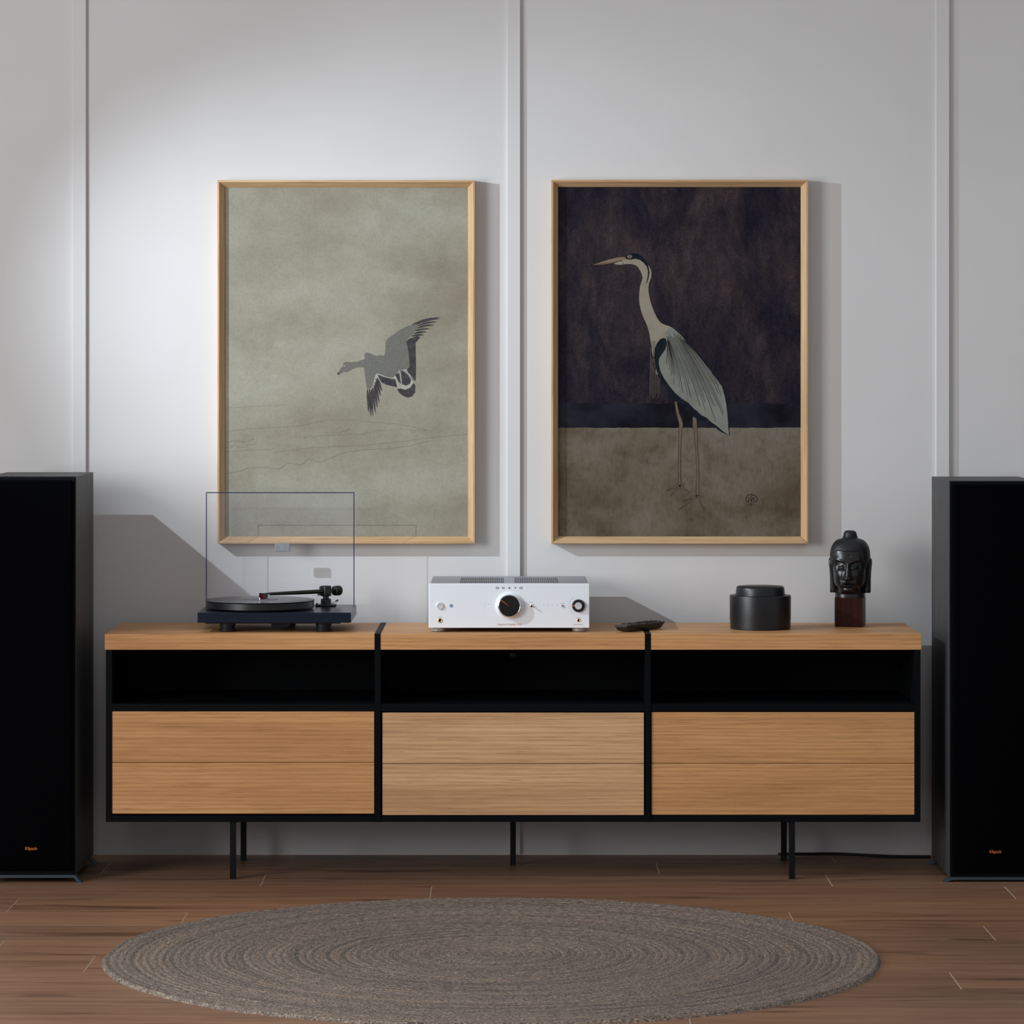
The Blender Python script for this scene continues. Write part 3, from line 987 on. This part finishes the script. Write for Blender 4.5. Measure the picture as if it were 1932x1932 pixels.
# ------------------------------------------------------------------ turntable
TZ = TOP + 0.0007
PY0, PY1 = 0.045, 0.365
pz0, pz1 = zf(1175, PY0), zf(1155.8, PY0)
px0, px1 = xf(372.3, PY0), xf(662.2, PY0)
tt = thing('turntable', 'dark navy turntable with open clear lid standing on the sideboard', 'turntable', ((px0 + px1) / 2, (PY0 + PY1) / 2, TZ))
B().box(px0, px1, PY0, PY1, pz0, pz1, bev=0.0012, seg=2).done('plinth', 'navy', tt)
B().box(px0 + 0.02, px1 - 0.03, PY0 + 0.02, PY1 - 0.02, pz0 - 0.004, pz0).done('underside_plate', 'rubber', tt)
B().box(xf(512, 0.1), xf(545, 0.1), 0.09, 0.16, pz0 - 0.017, pz0 - 0.003, bev=0.002).done('motor_housing', 'rubber', tt)
fh = pz0 - TZ
for cx, cy in ((xf(429.3, 0.085), 0.088), (xf(610.5, 0.085), 0.088), ((px0 + px1) / 2 + 0.02, 0.30)):
    B().lathe([(0, -fh + 0.001), (0.021, -fh + 0.001), (0.0225, -fh * 0.9), (0.0225, -fh * 0.72), (0.019, -fh * 0.66), (0.019, -fh * 0.5), (0.0212, -fh * 0.45), (0.0212, 0), (0, 0)], (cx, cy, pz0 - 0.001), n=40).done('foot', 'rubber', tt, 40)
RX, RY = -0.692, 0.199
zr = zf(1131, RY)         # top of the record
B().lathe([(0, 0), (0.11, 0), (0.11, zr - 0.022 - pz1 + 0.001), (0, zr - 0.022 - pz1 + 0.001)], (RX, RY, pz1 - 0.0005), n=64).done('sub_platter', 'rubber', tt, 40)
pt = zr - 0.0022
B().lathe([(0, -0.020), (0.1465, -0.020), (0.1485, -0.018), (0.1485, -0.0015), (0.147, 0), (0, 0)], (RX, RY, pt), n=96).done('platter', 'plastic', tt, 40)
B().lathe([(0, 0), (0.0033, 0), (0.0033, 0.011), (0.002, 0.014), (0, 0.0145)], (RX, RY, zr - 0.0005), n=20).done('spindle', 'chrome', tt, 40)
rec = thing('vinyl_record', 'black vinyl record lying on the turntable platter', 'record', (RX, RY, pt))
B().lathe([(0.0036, 0), (0.1495, 0), (0.1505, 0.0009), (0.1495, 0.0018), (0.147, 0.0016), (0.06, 0.0014), (0.052, 0.0020), (0.0036, 0.0020), (0.0036, 0)], (RX, RY, pt + 0.0001), n=128).done('disc', 'vinyl', rec, 30)
B().lathe([(0.0036, 0), (0.05, 0), (0.05, 0.0002), (0.0036, 0.0002)], (RX, RY, pt + 0.0021), n=64).done('label_disc', 'label', rec, 40)
# tonearm
TX, TY = xf(615, 0.30), 0.30
za = zf(1115.5, TY)
arm = B().box(xf(595.5, TY), xf(634.5, TY), TY - 0.022, TY + 0.022, pz1, pz1 + 0.006, bev=0.002).done('tonearm_base', 'plastic', tt)
B().lathe([(0, 0), (0.0145, 0), (0.0145, 0.016), (0.0085, 0.018), (0.0085, za - pz1 - 0.008), (0, za - pz1 - 0.008)], (TX, TY, pz1 + 0.004), n=32).done('pivot_post', 'plastic', arm, 40)
rz = math.atan2(-0.157, -0.168)          # direction of the arm, seen from above
ad = Vector((math.cos(rz), math.sin(rz), 0))
sd = Vector((-ad.y, ad.x, 0))
pv = Vector((TX, TY, za))
b = B()
b.box(TX - 0.013, TX + 0.012, TY - 0.012, TY + 0.012, za - 0.014, za + 0.0155, bev=0.004, seg=3, rot=Matrix.Rotation(rz, 4, 'Z'))
b.done('bearing_housing', 'plastic', arm, 40)
end = pv + ad * 0.205 + Vector((0, 0, 0.0015))
B().tube([pv + ad * 0.008, pv + ad * 0.1 + Vector((0, 0, 0.0008)), end], [0.0062, 0.0055, 0.0042], 16).done('arm_tube', 'gloss', arm, 40)
cw = pv - ad * 0.034
B().tube([pv - ad * 0.008, cw], 0.0048, 16).done('rear_stub', 'plastic', arm, 40)
b = B()
prof = [(0.0, 0.010), (0.002, 0.0132), (0.008, 0.0138), (0.009, 0.0122), (0.011, 0.0122), (0.012, 0.0138), (0.020, 0.0138), (0.0225, 0.0125)]
b.tube([cw - ad * (d - 0.006) for d, r_ in prof], [r_ for d, r_ in prof], 32)
b.done('counterweight', 'rubber', arm, 40)
hs = B()
hp = end + ad * 0.014
hs.box(-0.016, 0.012, -0.008, 0.008, 0.0015, 0.0035, bev=0.0006)
hs.bm.transform(Matrix.Translation(hp) @ Matrix.Rotation(rz, 4, 'Z'))
head = hs.done('headshell', 'gloss', arm)
b = B()
b.prism([(-0.006, 0.0015), (0.0125, 0.0015), (0.0125, -0.004), (0.010, -0.0135), (-0.004, -0.0125)], -0.0075, 0.0075, 'XZ')
b.bm.transform(Matrix.Translation(hp) @ Matrix.Rotation(rz, 4, 'Z'))
b.done('cartridge', 'cart', head)
b = B()
for sx in (-0.004, 0.004):
    b.lathe([(0, 0), (0.0014, 0), (0.0014, 0.003), (0, 0.003)], (0.004, sx, 0.0035), n=10)
b.tube([(-0.006, -0.004, -0.004), (-0.012, -0.004, -0.002), (-0.018, -0.002, 0.001)], 0.0014, 8)
b.tube([(-0.006, 0.004, -0.005), (-0.012, 0.004, -0.003), (-0.018, 0.002, 0.0)], 0.0014, 8)
b.lathe([(0, -0.004), (0.0035, -0.004), (0.0035, 0.002), (0, 0.002)], (-0.0125, 0.0, -0.002), n=14)
b.bm.transform(Matrix.Translation(hp) @ Matrix.Rotation(rz, 4, 'Z'))
b.done('cartridge_leads', 'chrome', head, 40)
B().tube([(xf(599.5, TY), TY - 0.01, zf(1121.5, TY)), (xf(606, TY), TY - 0.008, zf(1121.5, TY))], 0.0022, 8).done('anti_skate_arm', 'plastic', arm)
B().tube([(xf(599.8, TY), TY - 0.012, zf(1122, TY)), (xf(598, TY), TY - 0.014, zf(1138, TY))], 0.0005, 6).done('anti_skate_thread', 'tick', arm)
B().lathe([(0, 0), (0.0028, 0), (0.0028, 0.003), (0, 0.003)], (xf(598, TY), TY - 0.014, zf(1139.5, TY)), n=12).done('anti_skate_weight', 'plastic', arm, 40)
B().tube([(xf(603, TY), TY - 0.004, zf(1113, TY)), (xf(603.5, TY), TY - 0.004, zf(1106, TY))], 0.0012, 8).done('arm_pin', 'plastic', arm)
B().tube([(xf(624, TY), TY - 0.012, zf(1138.5, TY)), (xf(632, TY), TY - 0.014, zf(1135, TY)), (xf(636.5, TY), TY - 0.015, zf(1132.3, TY))], [0.001, 0.001, 0.001], 8).done('lift_lever', 'plastic', arm)
B().tube([(xf(633.8, TY), TY - 0.015, zf(1134, TY)), (xf(639, TY), TY - 0.015, zf(1131, TY))], 0.0024, 10).done('lever_knob', 'plastic', arm, 40)
# dust cover, open, its rim pointing forward
LX0, LX1 = xf(390, 0.37), xf(669.5, 0.37)
LZ0, LZ1 = pz1 + 0.0005, zf(928, 0.37)
LB, LF = 0.397, 0.345
outer = rrect(LX0, LX1, LZ0, LZ1, 0.0035)
hx0, hz1 = P(587, 1070.5, LB)
hx1, hz0 = P(622, 1093, LB)
hole = rrect(hx0, hx1, hz0, hz1, 0.006)[::-1]
me = plate_with_hole(outer, hole)
for v in me.vertices:
    v.co = (v.co.x, LB + v.co.z, v.co.y)
lid = link_mesh('dust_cover', me, 'acrylic', tt)
b = B()
th = 0.0026
for o0, o1, i0, i1 in ((LX0, LX0 + th, LZ0, LZ1), (LX1 - th, LX1, LZ0, LZ1), (LX0 + th, LX1 - th, LZ1 - th, LZ1)):
    b.box(o0, o1, LF, LB - 0.0016, i0, i1)
for f in b.bm.faces:
    f.normal_update()
    if f.normal.y < -0.9:
        f.material_index = 1
b.done('cover_rim', ['acrylic', 'acrylic_edge'], lid)
M['cut_highlight'] = acrylic('painted_edge_highlight', (0.95, 0.95, 0.97), (0.72, 0.74, 0.80), 0.3)  # pale ring around the cut-out: edge highlight painted into the acrylic
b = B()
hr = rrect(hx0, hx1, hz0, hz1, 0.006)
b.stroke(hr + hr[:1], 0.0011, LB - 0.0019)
b.done('cutout_highlight', 'cut_highlight', lid, recalc=False)
cx0, cz1 = P(519, 1024.5, LB)
cx1, cz0 = P(547, 1040.5, LB)
M['clip'] = mat('grey_clip', (0.24, 0.25, 0.27), 0.35)
M['clip_mark'] = mat('clip_mark', (0.42, 0.43, 0.46), 0.3)
B().box(cx0, cx1, LB - 0.0065, LB - 0.0015, cz0, cz1, bev=0.001).done('cover_emblem', 'clip', lid)
b = B()
ex, ez = (cx0 + cx1) / 2, (cz0 + cz1) / 2
b.stroke([(ex + 0.005 * math.cos(math.radians(a)), ez + 0.005 * math.sin(math.radians(a))) for a in range(60, 301, 20)], 0.0009, LB - 0.0067)
b.stroke([(ex + 0.003, ez + 0.003), (ex - 0.002, ez), (ex + 0.003, ez - 0.003)], 0.0009, LB - 0.0067)
b.done('emblem_mark', 'clip_mark', lid, recalc=False)
for hx in (LX0 + 0.08, LX1 - 0.08):
    B().box(hx - 0.012, hx + 0.012, PY1 - 0.002, LB - 0.0016, pz1 - 0.012, pz1 + 0.014, bev=0.002).done('lid_hinge', 'acrylic', tt)

# ------------------------------------------------------------------ amplifier
AY = 0.060
def A(px, py):
    return P(px, py, AY)
aX0, aZ1 = A(809, 1101)
aX1, aZ0 = A(1112, 1184.7)
am = thing('stereo_amplifier', 'silver stereo amplifier with big black volume dial, standing mid sideboard', 'amplifier', ((aX0 + aX1) / 2, AY + 0.17, TZ))
B().box(aX0, aX1, AY, AY + 0.009, aZ0, aZ1, bev=0.0012, seg=2).done('front_panel', 'silver', am)
cxa, cxb = aX0 + 0.0025, aX1 - 0.0025
B().box(cxa, cxb, AY + 0.009, AY + 0.352, aZ0 + 0.002, aZ1 - 0.0008, bev=0.003, seg=2).done('chassis', 'chassis', am)
b = B()
for xa, xb in ((xf(868, 0.2), xf(951, 0.2)), (xf(970, 0.2), xf(1053, 0.2))):
    n = 24
    for ya, yb in ((0.10, 0.205), (0.225, 0.33)):
        for i in range(n):
            x = xa + (xb - xa) * (i + 0.5) / n
            b.box(x - 0.0014, x + 0.0014, ya, yb, aZ1 - 0.0012, aZ1 - 0.0004)
b.done('vent_slots', 'slot', am)['kind'] = 'stuff'
for x in (xf(827.5, 0.09), xf(1093, 0.09)):
    for y in (0.088, 0.34):
        B().lathe([(0, 0.0002), (0.018, 0.0002), (0.020, 0.002), (0.020, 0.008), (0.021, 0.0095), (0.021, aZ0 + 0.003 - TZ), (0, aZ0 + 0.003 - TZ)], (x, y, TZ), n=40).done('foot', 'chassis', am, 40)
def adisc(name, px, py, prof, m, parent=am, n=48):
    x, z = A(px, py)
    return B().lathe(prof, (x, AY, z), 'Y', n).done(name, m, parent, 40)
adisc('dial_flange', 961, 1142.8, [(0, 0), (0.038, 0), (0.0375, 0.0012), (0.034, 0.0022), (0, 0.0022)], 'silver')
vk = adisc('volume_dial', 961, 1142.8, [(0, 0.002), (0.0302, 0.002), (0.0302, 0.0105), (0.0312, 0.0120), (0.0312, 0.0138), (0.0290, 0.0150), (0.0282, 0.0146), (0, 0.0146)], 'chrome')
adisc('dial_face', 961, 1142.8, [(0, 0.0140), (0.0282, 0.0140), (0.0280, 0.0152), (0, 0.0152)], 'gloss', vk)
x0_, z0_ = A(946.0, 1131.7)
x1_, z1_ = A(960.5, 1143.0)
b = B()
b.stroke([(x0_, z0_), (x1_, z1_)], [0.0016, 0.0003], AY - 0.0154)
b.done('dial_pointer', 'orange', vk, recalc=False)
k2 = adisc('selector_ring', 1091.3, 1142.8, [(0, 0), (0.0172, 0), (0.0172, 0.0045), (0.0165, 0.0055), (0, 0.0055)], 'plastic')
adisc('selector_cap', 1091.3, 1142.8, [(0, 0.005), (0.0096, 0.005), (0.0096, 0.011), (0.0088, 0.0122), (0, 0.0116)], 'silver_knob', k2)
xk, zk = A(1081.5, 1142.6)
b = B()
b.stroke([(xk - 0.0026, zk), (xk + 0.0028, zk)], 0.0026, AY - 0.0057)
b.done('selector_pointer', 'orange', k2, recalc=False)
adisc('power_button', 830, 1143, [(0, 0), (0.0102, 0), (0.0102, 0.0012), (0.0092, 0.0035), (0.0085, 0.0040), (0, 0.0030)], 'silver_knob')
adisc('power_light', 842.4, 1143, [(0, 0), (0.0016, 0), (0.0014, 0.0005), (0, 0.0006)], 'led')
adisc('remote_sensor', 851.4, 1142.9, [(0, 0), (0.0048, 0), (0.0046, 0.0005), (0, 0.0006)], 'sensor')
for px, py, r in ((830.2, 1170.5, 0.0060), (1091.7, 1170.3, 0.0046)):
    jk = adisc('headphone_jack', px, py, [(r * 0.55, 0.0002), (r * 0.55, 0.0012), (r * 0.8, 0.0018), (r, 0.0012), (r, 0)], 'brass')
    adisc('jack_hole', px, py, [(0, 0.0004), (r * 0.56, 0.0004)], 'dark', jk)
tg = adisc('toggle_socket', 1002.7, 1142.6, [(0, 0), (0.0042, 0), (0.0042, 0.001), (0.003, 0.002), (0, 0.002)], 'chrome')
xk, zk = A(1002.7, 1142.6)
B().tube([(xk, AY - 0.001, zk), (xk, AY - 0.010, zk - 0.0012)], [0.0016, 0.0024], 12).done('toggle_lever', 'plastic', tg, 40)
adisc('mode_button', 1060.8, 1143, [(0, 0), (0.0036, 0), (0.0036, 0.002), (0.003, 0.003), (0, 0.0028)], 'chrome')
b = B()
for px in (914.5, 1026, 1034.4, 1043, 1051.5):
    for py in (1140.3, 1143.2):
        x, z = A(px, py)
        b.lathe([(0, 0.0002), (0.0007, 0.0002)], (x, AY, z), 'Y', 10)
for px, py, wd in ((922.8, 1140.6, 2.6), (1002.5, 1136.2, 5.5), (1007.2, 1140.6, 2.4), (1060.5, 1138.8, 8), (830, 1164.4, 6.6), (830, 1133.4, 1.5), (1091.7, 1165.6, 8)):
    x, z = A(px, py)
    b.stroke([(x - wd / 2 * 0.001434, z), (x + wd / 2 * 0.001434, z)], 0.0010, AY - 0.0002)
for px, py in ((1082.7, 1127.5), (1078.6, 1130.2), (1076, 1134.5), (1073.6, 1138.5), (1073.8, 1143.5), (1074.6, 1147.8), (1076.2, 1152), (1079, 1155.6), (1082.7, 1158.5)):
    x, z = A(px, py)
    b.stroke([(x - 0.0014, z), (x + 0.0014, z)], 0.0011, AY - 0.0002)
b.done('panel_marks', 'tick', am, recalc=False)['kind'] = 'stuff'
adisc('status_light', 922.8, 1143, [(0, 0), (0.0012, 0), (0.001, 0.0004), (0, 0.0005)], 'led')
# maker's lettering in wide serif capitals
b = B()
def seg(cx, cz, pts, wd):
    b.stroke([(cx + p[0], cz + p[1]) for p in pts], wd, AY - 0.0003)
hw, hh = 0.0031, 0.0024
for ch, px in zip('ONKYO', (938.4, 949.7, 961.2, 972.4, 983.1)):
    cx, cz = A(px, 1109.3)
    if ch == 'O':
        ring = [((hw + 0.0003) * math.cos(k * math.pi / 12), hh * math.sin(k * math.pi / 12)) for k in range(25)]
        seg(cx, cz, ring, [0.0007 + 0.0011 * abs(math.cos(k * math.pi / 12)) for k in range(25)])
    elif ch == 'N':
        seg(cx, cz, [(-hw * 0.75, -hh), (-hw * 0.75, hh)], 0.0007)
        seg(cx, cz, [(-hw * 0.85, hh), (hw * 0.75, -hh)], 0.0017)
        seg(cx, cz, [(hw * 0.75, -hh), (hw * 0.75, hh)], 0.0007)
        for sx, sz in ((-0.75, -1), (-0.95, 1), (0.75, 1)):
            seg(cx, cz, [(hw * sx - 0.0010, hh * sz * 0.92), (hw * sx + 0.0010, hh * sz * 0.92)], 0.0005)
    elif ch == 'K':
        seg(cx, cz, [(-hw * 0.55, -hh), (-hw * 0.55, hh)], 0.0016)
        seg(cx, cz, [(-hw * 0.5, -0.0002), (hw * 0.75, hh)], 0.0007)
        seg(cx, cz, [(-hw * 0.1, 0.0005), (hw * 0.8, -hh)], 0.0016)
        for sx, sz in ((-0.55, -1), (-0.55, 1), (0.75, 1), (0.8, -1)):
            seg(cx, cz, [(hw * sx - 0.0010, hh * sz * 0.92), (hw * sx + 0.0010, hh * sz * 0.92)], 0.0005)
    else:
        seg(cx, cz, [(-hw * 0.85, hh), (0, -0.0002)], 0.0016)
        seg(cx, cz, [(hw * 0.85, hh), (0, -0.0002)], 0.0007)
        seg(cx, cz, [(0, 0), (0, -hh)], 0.0016)
        for sx, sz in ((-0.85, 1), (0.85, 1), (0, -1)):
            seg(cx, cz, [(hw * sx - 0.0010, hh * sz * 0.92), (hw * sx + 0.0010, hh * sz * 0.92)], 0.0005)
b.done('maker_lettering', 'ink', am, recalc=False)
xs_, zs_ = A(961, 1178)
text('model_lettering', 'Integrated Amplifier A-50', 0.066, xs_, zs_, AY - 0.0003, 'copper_ink', am, shear=0.45, hscale=0.80)
xs_, zs_ = A(1091.5, 1178.3)
text('standard_lettering', 'DIRAC', 0.0265, xs_, zs_, AY - 0.0003, 'tick', am, hscale=2.3)

# ------------------------------------------------------------------ remote control
rm = thing('remote_control', 'black remote control with rubber buttons lying across the sideboard divider', 'remote', (xf(1207, 0.13), 0.13, TZ), math.radians(54.5))
L2, W2, H = 0.094, 0.0225, 0.0195
b = B()
n = 22
secs = []
for i in range(n + 1):
    f = -1 + 2 * i / n
    x = L2 * f
    lift = 0.0135 * (1 - math.sqrt(max(0.0, 1 - max(0, (abs(f) - 0.70) / 0.30) ** 2)))
    wd = W2 * (1 - 0.06 * abs(f) ** 6)
    zb_, zt_ = 0.0003 + lift, H
    prof = [(-wd * 0.72, zb_), (wd * 0.72, zb_), (wd * 0.97, zb_ + (zt_ - zb_) * 0.45), (wd, zt_ - 0.0022), (wd - 0.0015, zt_ - 0.0004), (wd * 0.8, zt_), (-wd * 0.8, zt_), (-wd + 0.0015, zt_ - 0.0004), (-wd, zt_ - 0.0022), (-wd * 0.97, zb_ + (zt_ - zb_) * 0.45)]
    secs.append([b.bm.verts.new((x, p[0], p[1])) for p in prof])
for a, c_ in zip(secs, secs[1:]):
    for k in range(10):
        b.bm.faces.new((a[k], a[(k + 1) % 10], c_[(k + 1) % 10], c_[k]))
b.bm.faces.new(secs[0])
b.bm.faces.new(secs[-1])
b.done('body', 'plastic', rm, 30, local=True)
for gx, rows in ((-0.060, 2), (-0.030, 2), (0.018, 3), (0.050, 3), (0.078, 1)):
    for r_ in range(rows):
        for c_ in (-1, 0, 1):
            bx, by = gx + (r_ - (rows - 1) / 2) * 0.0095, c_ * 0.0125
            B().box(bx - 0.0030, bx + 0.0030, by - 0.0040, by + 0.0040, H - 0.0005, H + 0.0016, bev=0.0008).done('button', 'rubber', rm, local=True)
B().lathe([(0.006, 0), (0.0115, 0), (0.0115, 0.0016), (0.010, 0.0022), (0.007, 0.0022), (0.006, 0.0016)], (-0.005, 0, H - 0.0004), n=32).done('ring_button', 'rubber', rm, 40, local=True)

# ------------------------------------------------------------------ lidded jar
JX, JY = xf(1434.5, 0.19), 0.19
jr = thing('lidded_jar', 'black ceramic lidded jar on the sideboard between remote and carved head', 'jar', (JX, JY, TZ))
jt = zf(1122.5, JY) - TZ
B().lathe([(0, 0), (0.0815, 0), (0.0825, 0.001), (0.0838, 0.03), (0.0843, jt - 0.004), (0.0838, jt - 0.001), (0.082, jt), (0.070, jt), (0.069, jt - 0.002), (0.069, 0.012), (0, 0.012)], (JX, JY, TZ), n=96).done('jar_body', 'ceramic', jr, 40)
lt = zf(1106, JY) - TZ
B().lathe([(0, jt - 0.004), (0.0675, jt - 0.004), (0.0675, jt + 0.004), (0.0660, lt - 0.006), (0.0648, lt - 0.0015), (0.062, lt + 0.0005), (0, lt + 0.0012)], (JX, JY, TZ), n=96).done('jar_lid', 'ceramic_lid', jr, 40)

# ------------------------------------------------------------------ carved head on a block
SX, SY = xf(1604, 0.288), 0.288
sc_ = thing('head_sculpture', 'black carved head with topknot and long ears on a dark red wooden block', 'sculpture', (SX, SY, TZ), math.radians(-12))
hb = 0.0388
BH = zf(1128, 0.25) - TZ
B().box(-hb, hb, -hb, hb, 0.0, BH, bev=0.0012, seg=2).done('block', 'mahog', sc_, local=True)
K = 0.0001520
tabl = [(105, 0, 0, 0), (109, 55, 55, 55), (122, 92, 92, 92), (150, 113, 113, 113), (185, 123, 123, 123), (208, 126, 126, 126), (213, 136, 136, 136), (226, 139, 139, 139), (232, 133, 133, 133), (246, 142, 142, 142),
        (256, 160, 150, 150), (270, 210, 190, 200), (300, 258, 240, 265), (350, 300, 290, 320), (420, 335, 325, 362), (500, 352, 345, 385), (570, 357, 356, 395), (650, 350, 362, 390), (750, 322, 366, 375), (850, 309, 372, 355), (950, 303, 378, 335), (1030, 294, 380, 318), (1100, 276, 374, 300), (1160, 252, 358, 288), (1200, 250, 338, 282), (1228, 262, 312, 280), (1242, 270, 272, 278), (1260, 272, 256, 276), (1325, 276, 262, 276)]
def slope(i, c):
    if i <= 0 or i >= len(tabl) - 1:
        return 0.0
    d0 = (tabl[i][c] - tabl[i - 1][c]) / (tabl[i][0] - tabl[i - 1][0])
    d1 = (tabl[i + 1][c] - tabl[i][c]) / (tabl[i + 1][0] - tabl[i][0])
    return 0.0 if d0 * d1 <= 0 else 2 * d0 * d1 / (d0 + d1)
def lerp_tab(v):
    for i in range(len(tabl) - 1):
        a, c_ = tabl[i], tabl[i + 1]
        if a[0] <= v <= c_[0]:
            hh_ = c_[0] - a[0]
            t_ = (v - a[0]) / hh_
            if v < 110:
                return [a[k] + (c_[k] - a[k]) * t_ for k in (1, 2, 3)]
            return [(2 * t_ ** 3 - 3 * t_ ** 2 + 1) * a[k] + (t_ ** 3 - 2 * t_ ** 2 + t_) * hh_ * slope(i, k)
                    + (-2 * t_ ** 3 + 3 * t_ ** 2) * c_[k] + (t_ ** 3 - t_ ** 2) * hh_ * slope(i + 1, k) for k in (1, 2, 3)]
    return tabl[-1][1:]
def ss(a, b_, x):
    t_ = max(0.0, min(1.0, (x - a) / (b_ - a)))
    return t_ * t_ * (3 - 2 * t_)
def gs(x, s):
    return math.exp(-(x / s) ** 2)
def face(u, v):
    au = abs(u)
    d = 0.0
    # nose: ridge that widens and rises downwards, cut off below
    tn = (v - 715) / (985 - 715)
    if -0.25 < tn < 1.2:
        tt_ = max(0, min(1, tn))
        hw_ = 26 + 34 * tt_
        d += (20 + 74 * tt_) * math.exp(-(au / hw_) ** 2.4) * ss(-0.25, 0.05, tn) * (1 - ss(0.96, 1.08, tn))
        d += 26 * gs(au - 52, 26) * gs(v - 962, 26)
    # brow edge and eye hollow
    brow = 728 - 78 * math.sin(min(au, 230) / 230 * math.pi * 0.62)
    side = ss(18, 60, au) * (1 - ss(185, 250, au))
    d -= 34 * ss(brow - 8, brow + 16, v) * (1 - ss(760, 850, v)) * side
    d += 9 * gs(v - brow + 14, 20) * (1 - ss(200, 260, au))
    d += 34 * math.exp(-(((au - 118) / 74) ** 2 + ((v - 772) / 34) ** 2) * 1.3)
    d -= 12 * gs(v - (812 - 0.0008 * (au - 118) ** 2), 9) * (1 - ss(70, 95, abs(au - 118)))
    d += 16 * gs(au - 185, 70) * gs(v - 900, 70)          # cheeks
    d -= 9 * gs(au - 95, 26) * gs(v - 985, 60)
    # mouth
    lip = 1 - ss(95, 138, au)
    d += 26 * gs(v - (1043 + 10 * (au / 110) ** 2 - 6 * gs(au - 30, 22)), 17) * lip
    d += 30 * gs(v - (1100 - 22 * (au / 110) ** 2), 20) * (1 - ss(70, 125, au))
    d -= 22 * gs(v - (1071 - 6 * (au / 110) ** 2), 8) * (1 - ss(110, 150, au))
    d -= 12 * gs(v - 1142, 20) * (1 - ss(60, 130, au))
    d += 16 * gs(v - 1185, 36) * gs(au, 95)
    d -= 7 * gs(u, 10) * gs(v - 1012, 14)
    return d
b = B()
NV, NT_ = 260, 200
rows, hrow = [], []
vals = sorted(set([t_[0] for t_ in tabl] + [105 + (1325 - 105) * i / NV for i in range(NV + 1)]))
for v in vals:
    w_, df, db = lerp_tab(v)
    ring = []
    hflag = [1 if v < 600 else 0] * NT_
    if w_ < 1:
        ring = [b.bm.verts.new((0, 0, (1325 - v) * K))]
    else:
        for k in range(NT_):
            th_ = 2 * math.pi * k / NT_
            s_, c_ = math.sin(th_), math.cos(th_)
            ex_ = 2 / (2.35 if v > 300 else 2.0)
            x = w_ * math.copysign(abs(s_) ** ex_, s_)
            fy = df if c_ > 0 else db
            y = -fy * math.copysign(abs(c_) ** ex_, c_)
            if c_ > 0 and 255 < v < 1250:
                fw = ss(0.05, 0.5, c_)
                if v > 1040:
                    y += fw * 120 * (x / w_) ** 2 * ss(1040, 1200, v) * (1 - ss(1225, 1250, v))
                y -= fw * face(x, v) * (1 - ss(1232, 1248, v))
                au = abs(x)
                hl = 468 + 6 * math.sin(au / 40) + 330 * max(0.0, (au - 195) / 105) ** 2
                hair = 1 - ss(hl - 9, hl + 9, v)
                hflag[k] = 1 if v < hl else 0
                y -= hair * 13 * fw
                x += hair * math.copysign(8, x) * ss(20, 200, au)
            elif c_ <= 0 and 255 < v < 1150:
                x *= 1.02
            ring.append(b.bm.verts.new((x * K, y * K, (1325 - v) * K)))
    rows.append(ring)
    hrow.append(hflag)
for ri, (a, c_) in enumerate(zip(rows, rows[1:])):
    for k in range(NT_):
        j = (k + 1) % NT_
        if len(a) == 1:
            b.bm.faces.new((a[0], c_[k], c_[j])).material_index = 1
        else:
            b.bm.faces.new((a[k], c_[k], c_[j], a[j])).material_index = hrow[ri][k]
b.bm.faces.new(rows[-1])
b.bm.transform(Matrix.Translation((0, 0, BH - 0.0003)))
b.done('head', ['lacquer', 'hair'], sc_, 70, local=True)
for sgn in (-1, 1):
    b = B()
    secs = []
    prof = [(612, 6, 20, 366), (620, 22, 48, 362), (645, 34, 70, 360), (700, 42, 84, 356), (780, 46, 84, 344), (880, 50, 78, 330), (980, 54, 74, 322), (1080, 60, 72, 314), (1170, 66, 72, 308), (1225, 68, 72, 306), (1242, 62, 64, 306), (1248, 40, 40, 306)]
    pr = smooth_pts(prof, 3)
    for v, hx_, hy_, cx_ in pr:
        ring = []
        for k in range(24):
            a = 2 * math.pi * k / 24
            ca, sa = math.cos(a), math.sin(a)
            groove = 12 * gs(sa + 0.55, 0.28) * ss(640, 700, v) * (1 - ss(1120, 1220, v)) if sgn * ca * sgn > 0 else 0
            x = sgn * (cx_ + hx_ * math.copysign(abs(ca) ** 0.8, ca) - groove)
            y = 25 + hy_ * math.copysign(abs(sa) ** 0.85, sa)
            ring.append(b.bm.verts.new((x * K, y * K, (1325 - v) * K)))
        secs.append(ring)
    for a, c_ in zip(secs, secs[1:]):
        for k in range(24):
            b.bm.faces.new((a[k], a[(k + 1) % 24], c_[(k + 1) % 24], c_[k]))
    b.bm.faces.new(secs[0])
    b.bm.faces.new(secs[-1])
    b.bm.transform(Matrix.Translation((0, 0, BH)))
    b.done('ear', 'lacquer', sc_, 60, local=True)

# ------------------------------------------------------------------ cable behind the cabinet leg
def G(px, py, z):
    """point at height z seen at the pixel"""
    d = F * (CH - z) / (py - HOR)
    return ((px - 966) * d / F, d - CD, z)
path = [(xf(1470, 0.40), 0.40, 0.012), (xf(1484, 0.425), 0.425, 0.009), (xf(1520, 0.44), 0.435, 0.0075), (xf(1580, 0.44), 0.44, 0.007), (xf(1640, 0.43), 0.425, 0.005), (xf(1700, 0.41), 0.405, 0.0045), (xf(1755, 0.41), 0.40, 0.0045)]
cb = B().tube(smooth_pts(path, 5), 0.0042, 10).done('speaker_cable', 'rubber', smooth=60)
tag(cb, 'thin black cable lying along the foot of the wall below the sideboard', 'cable')
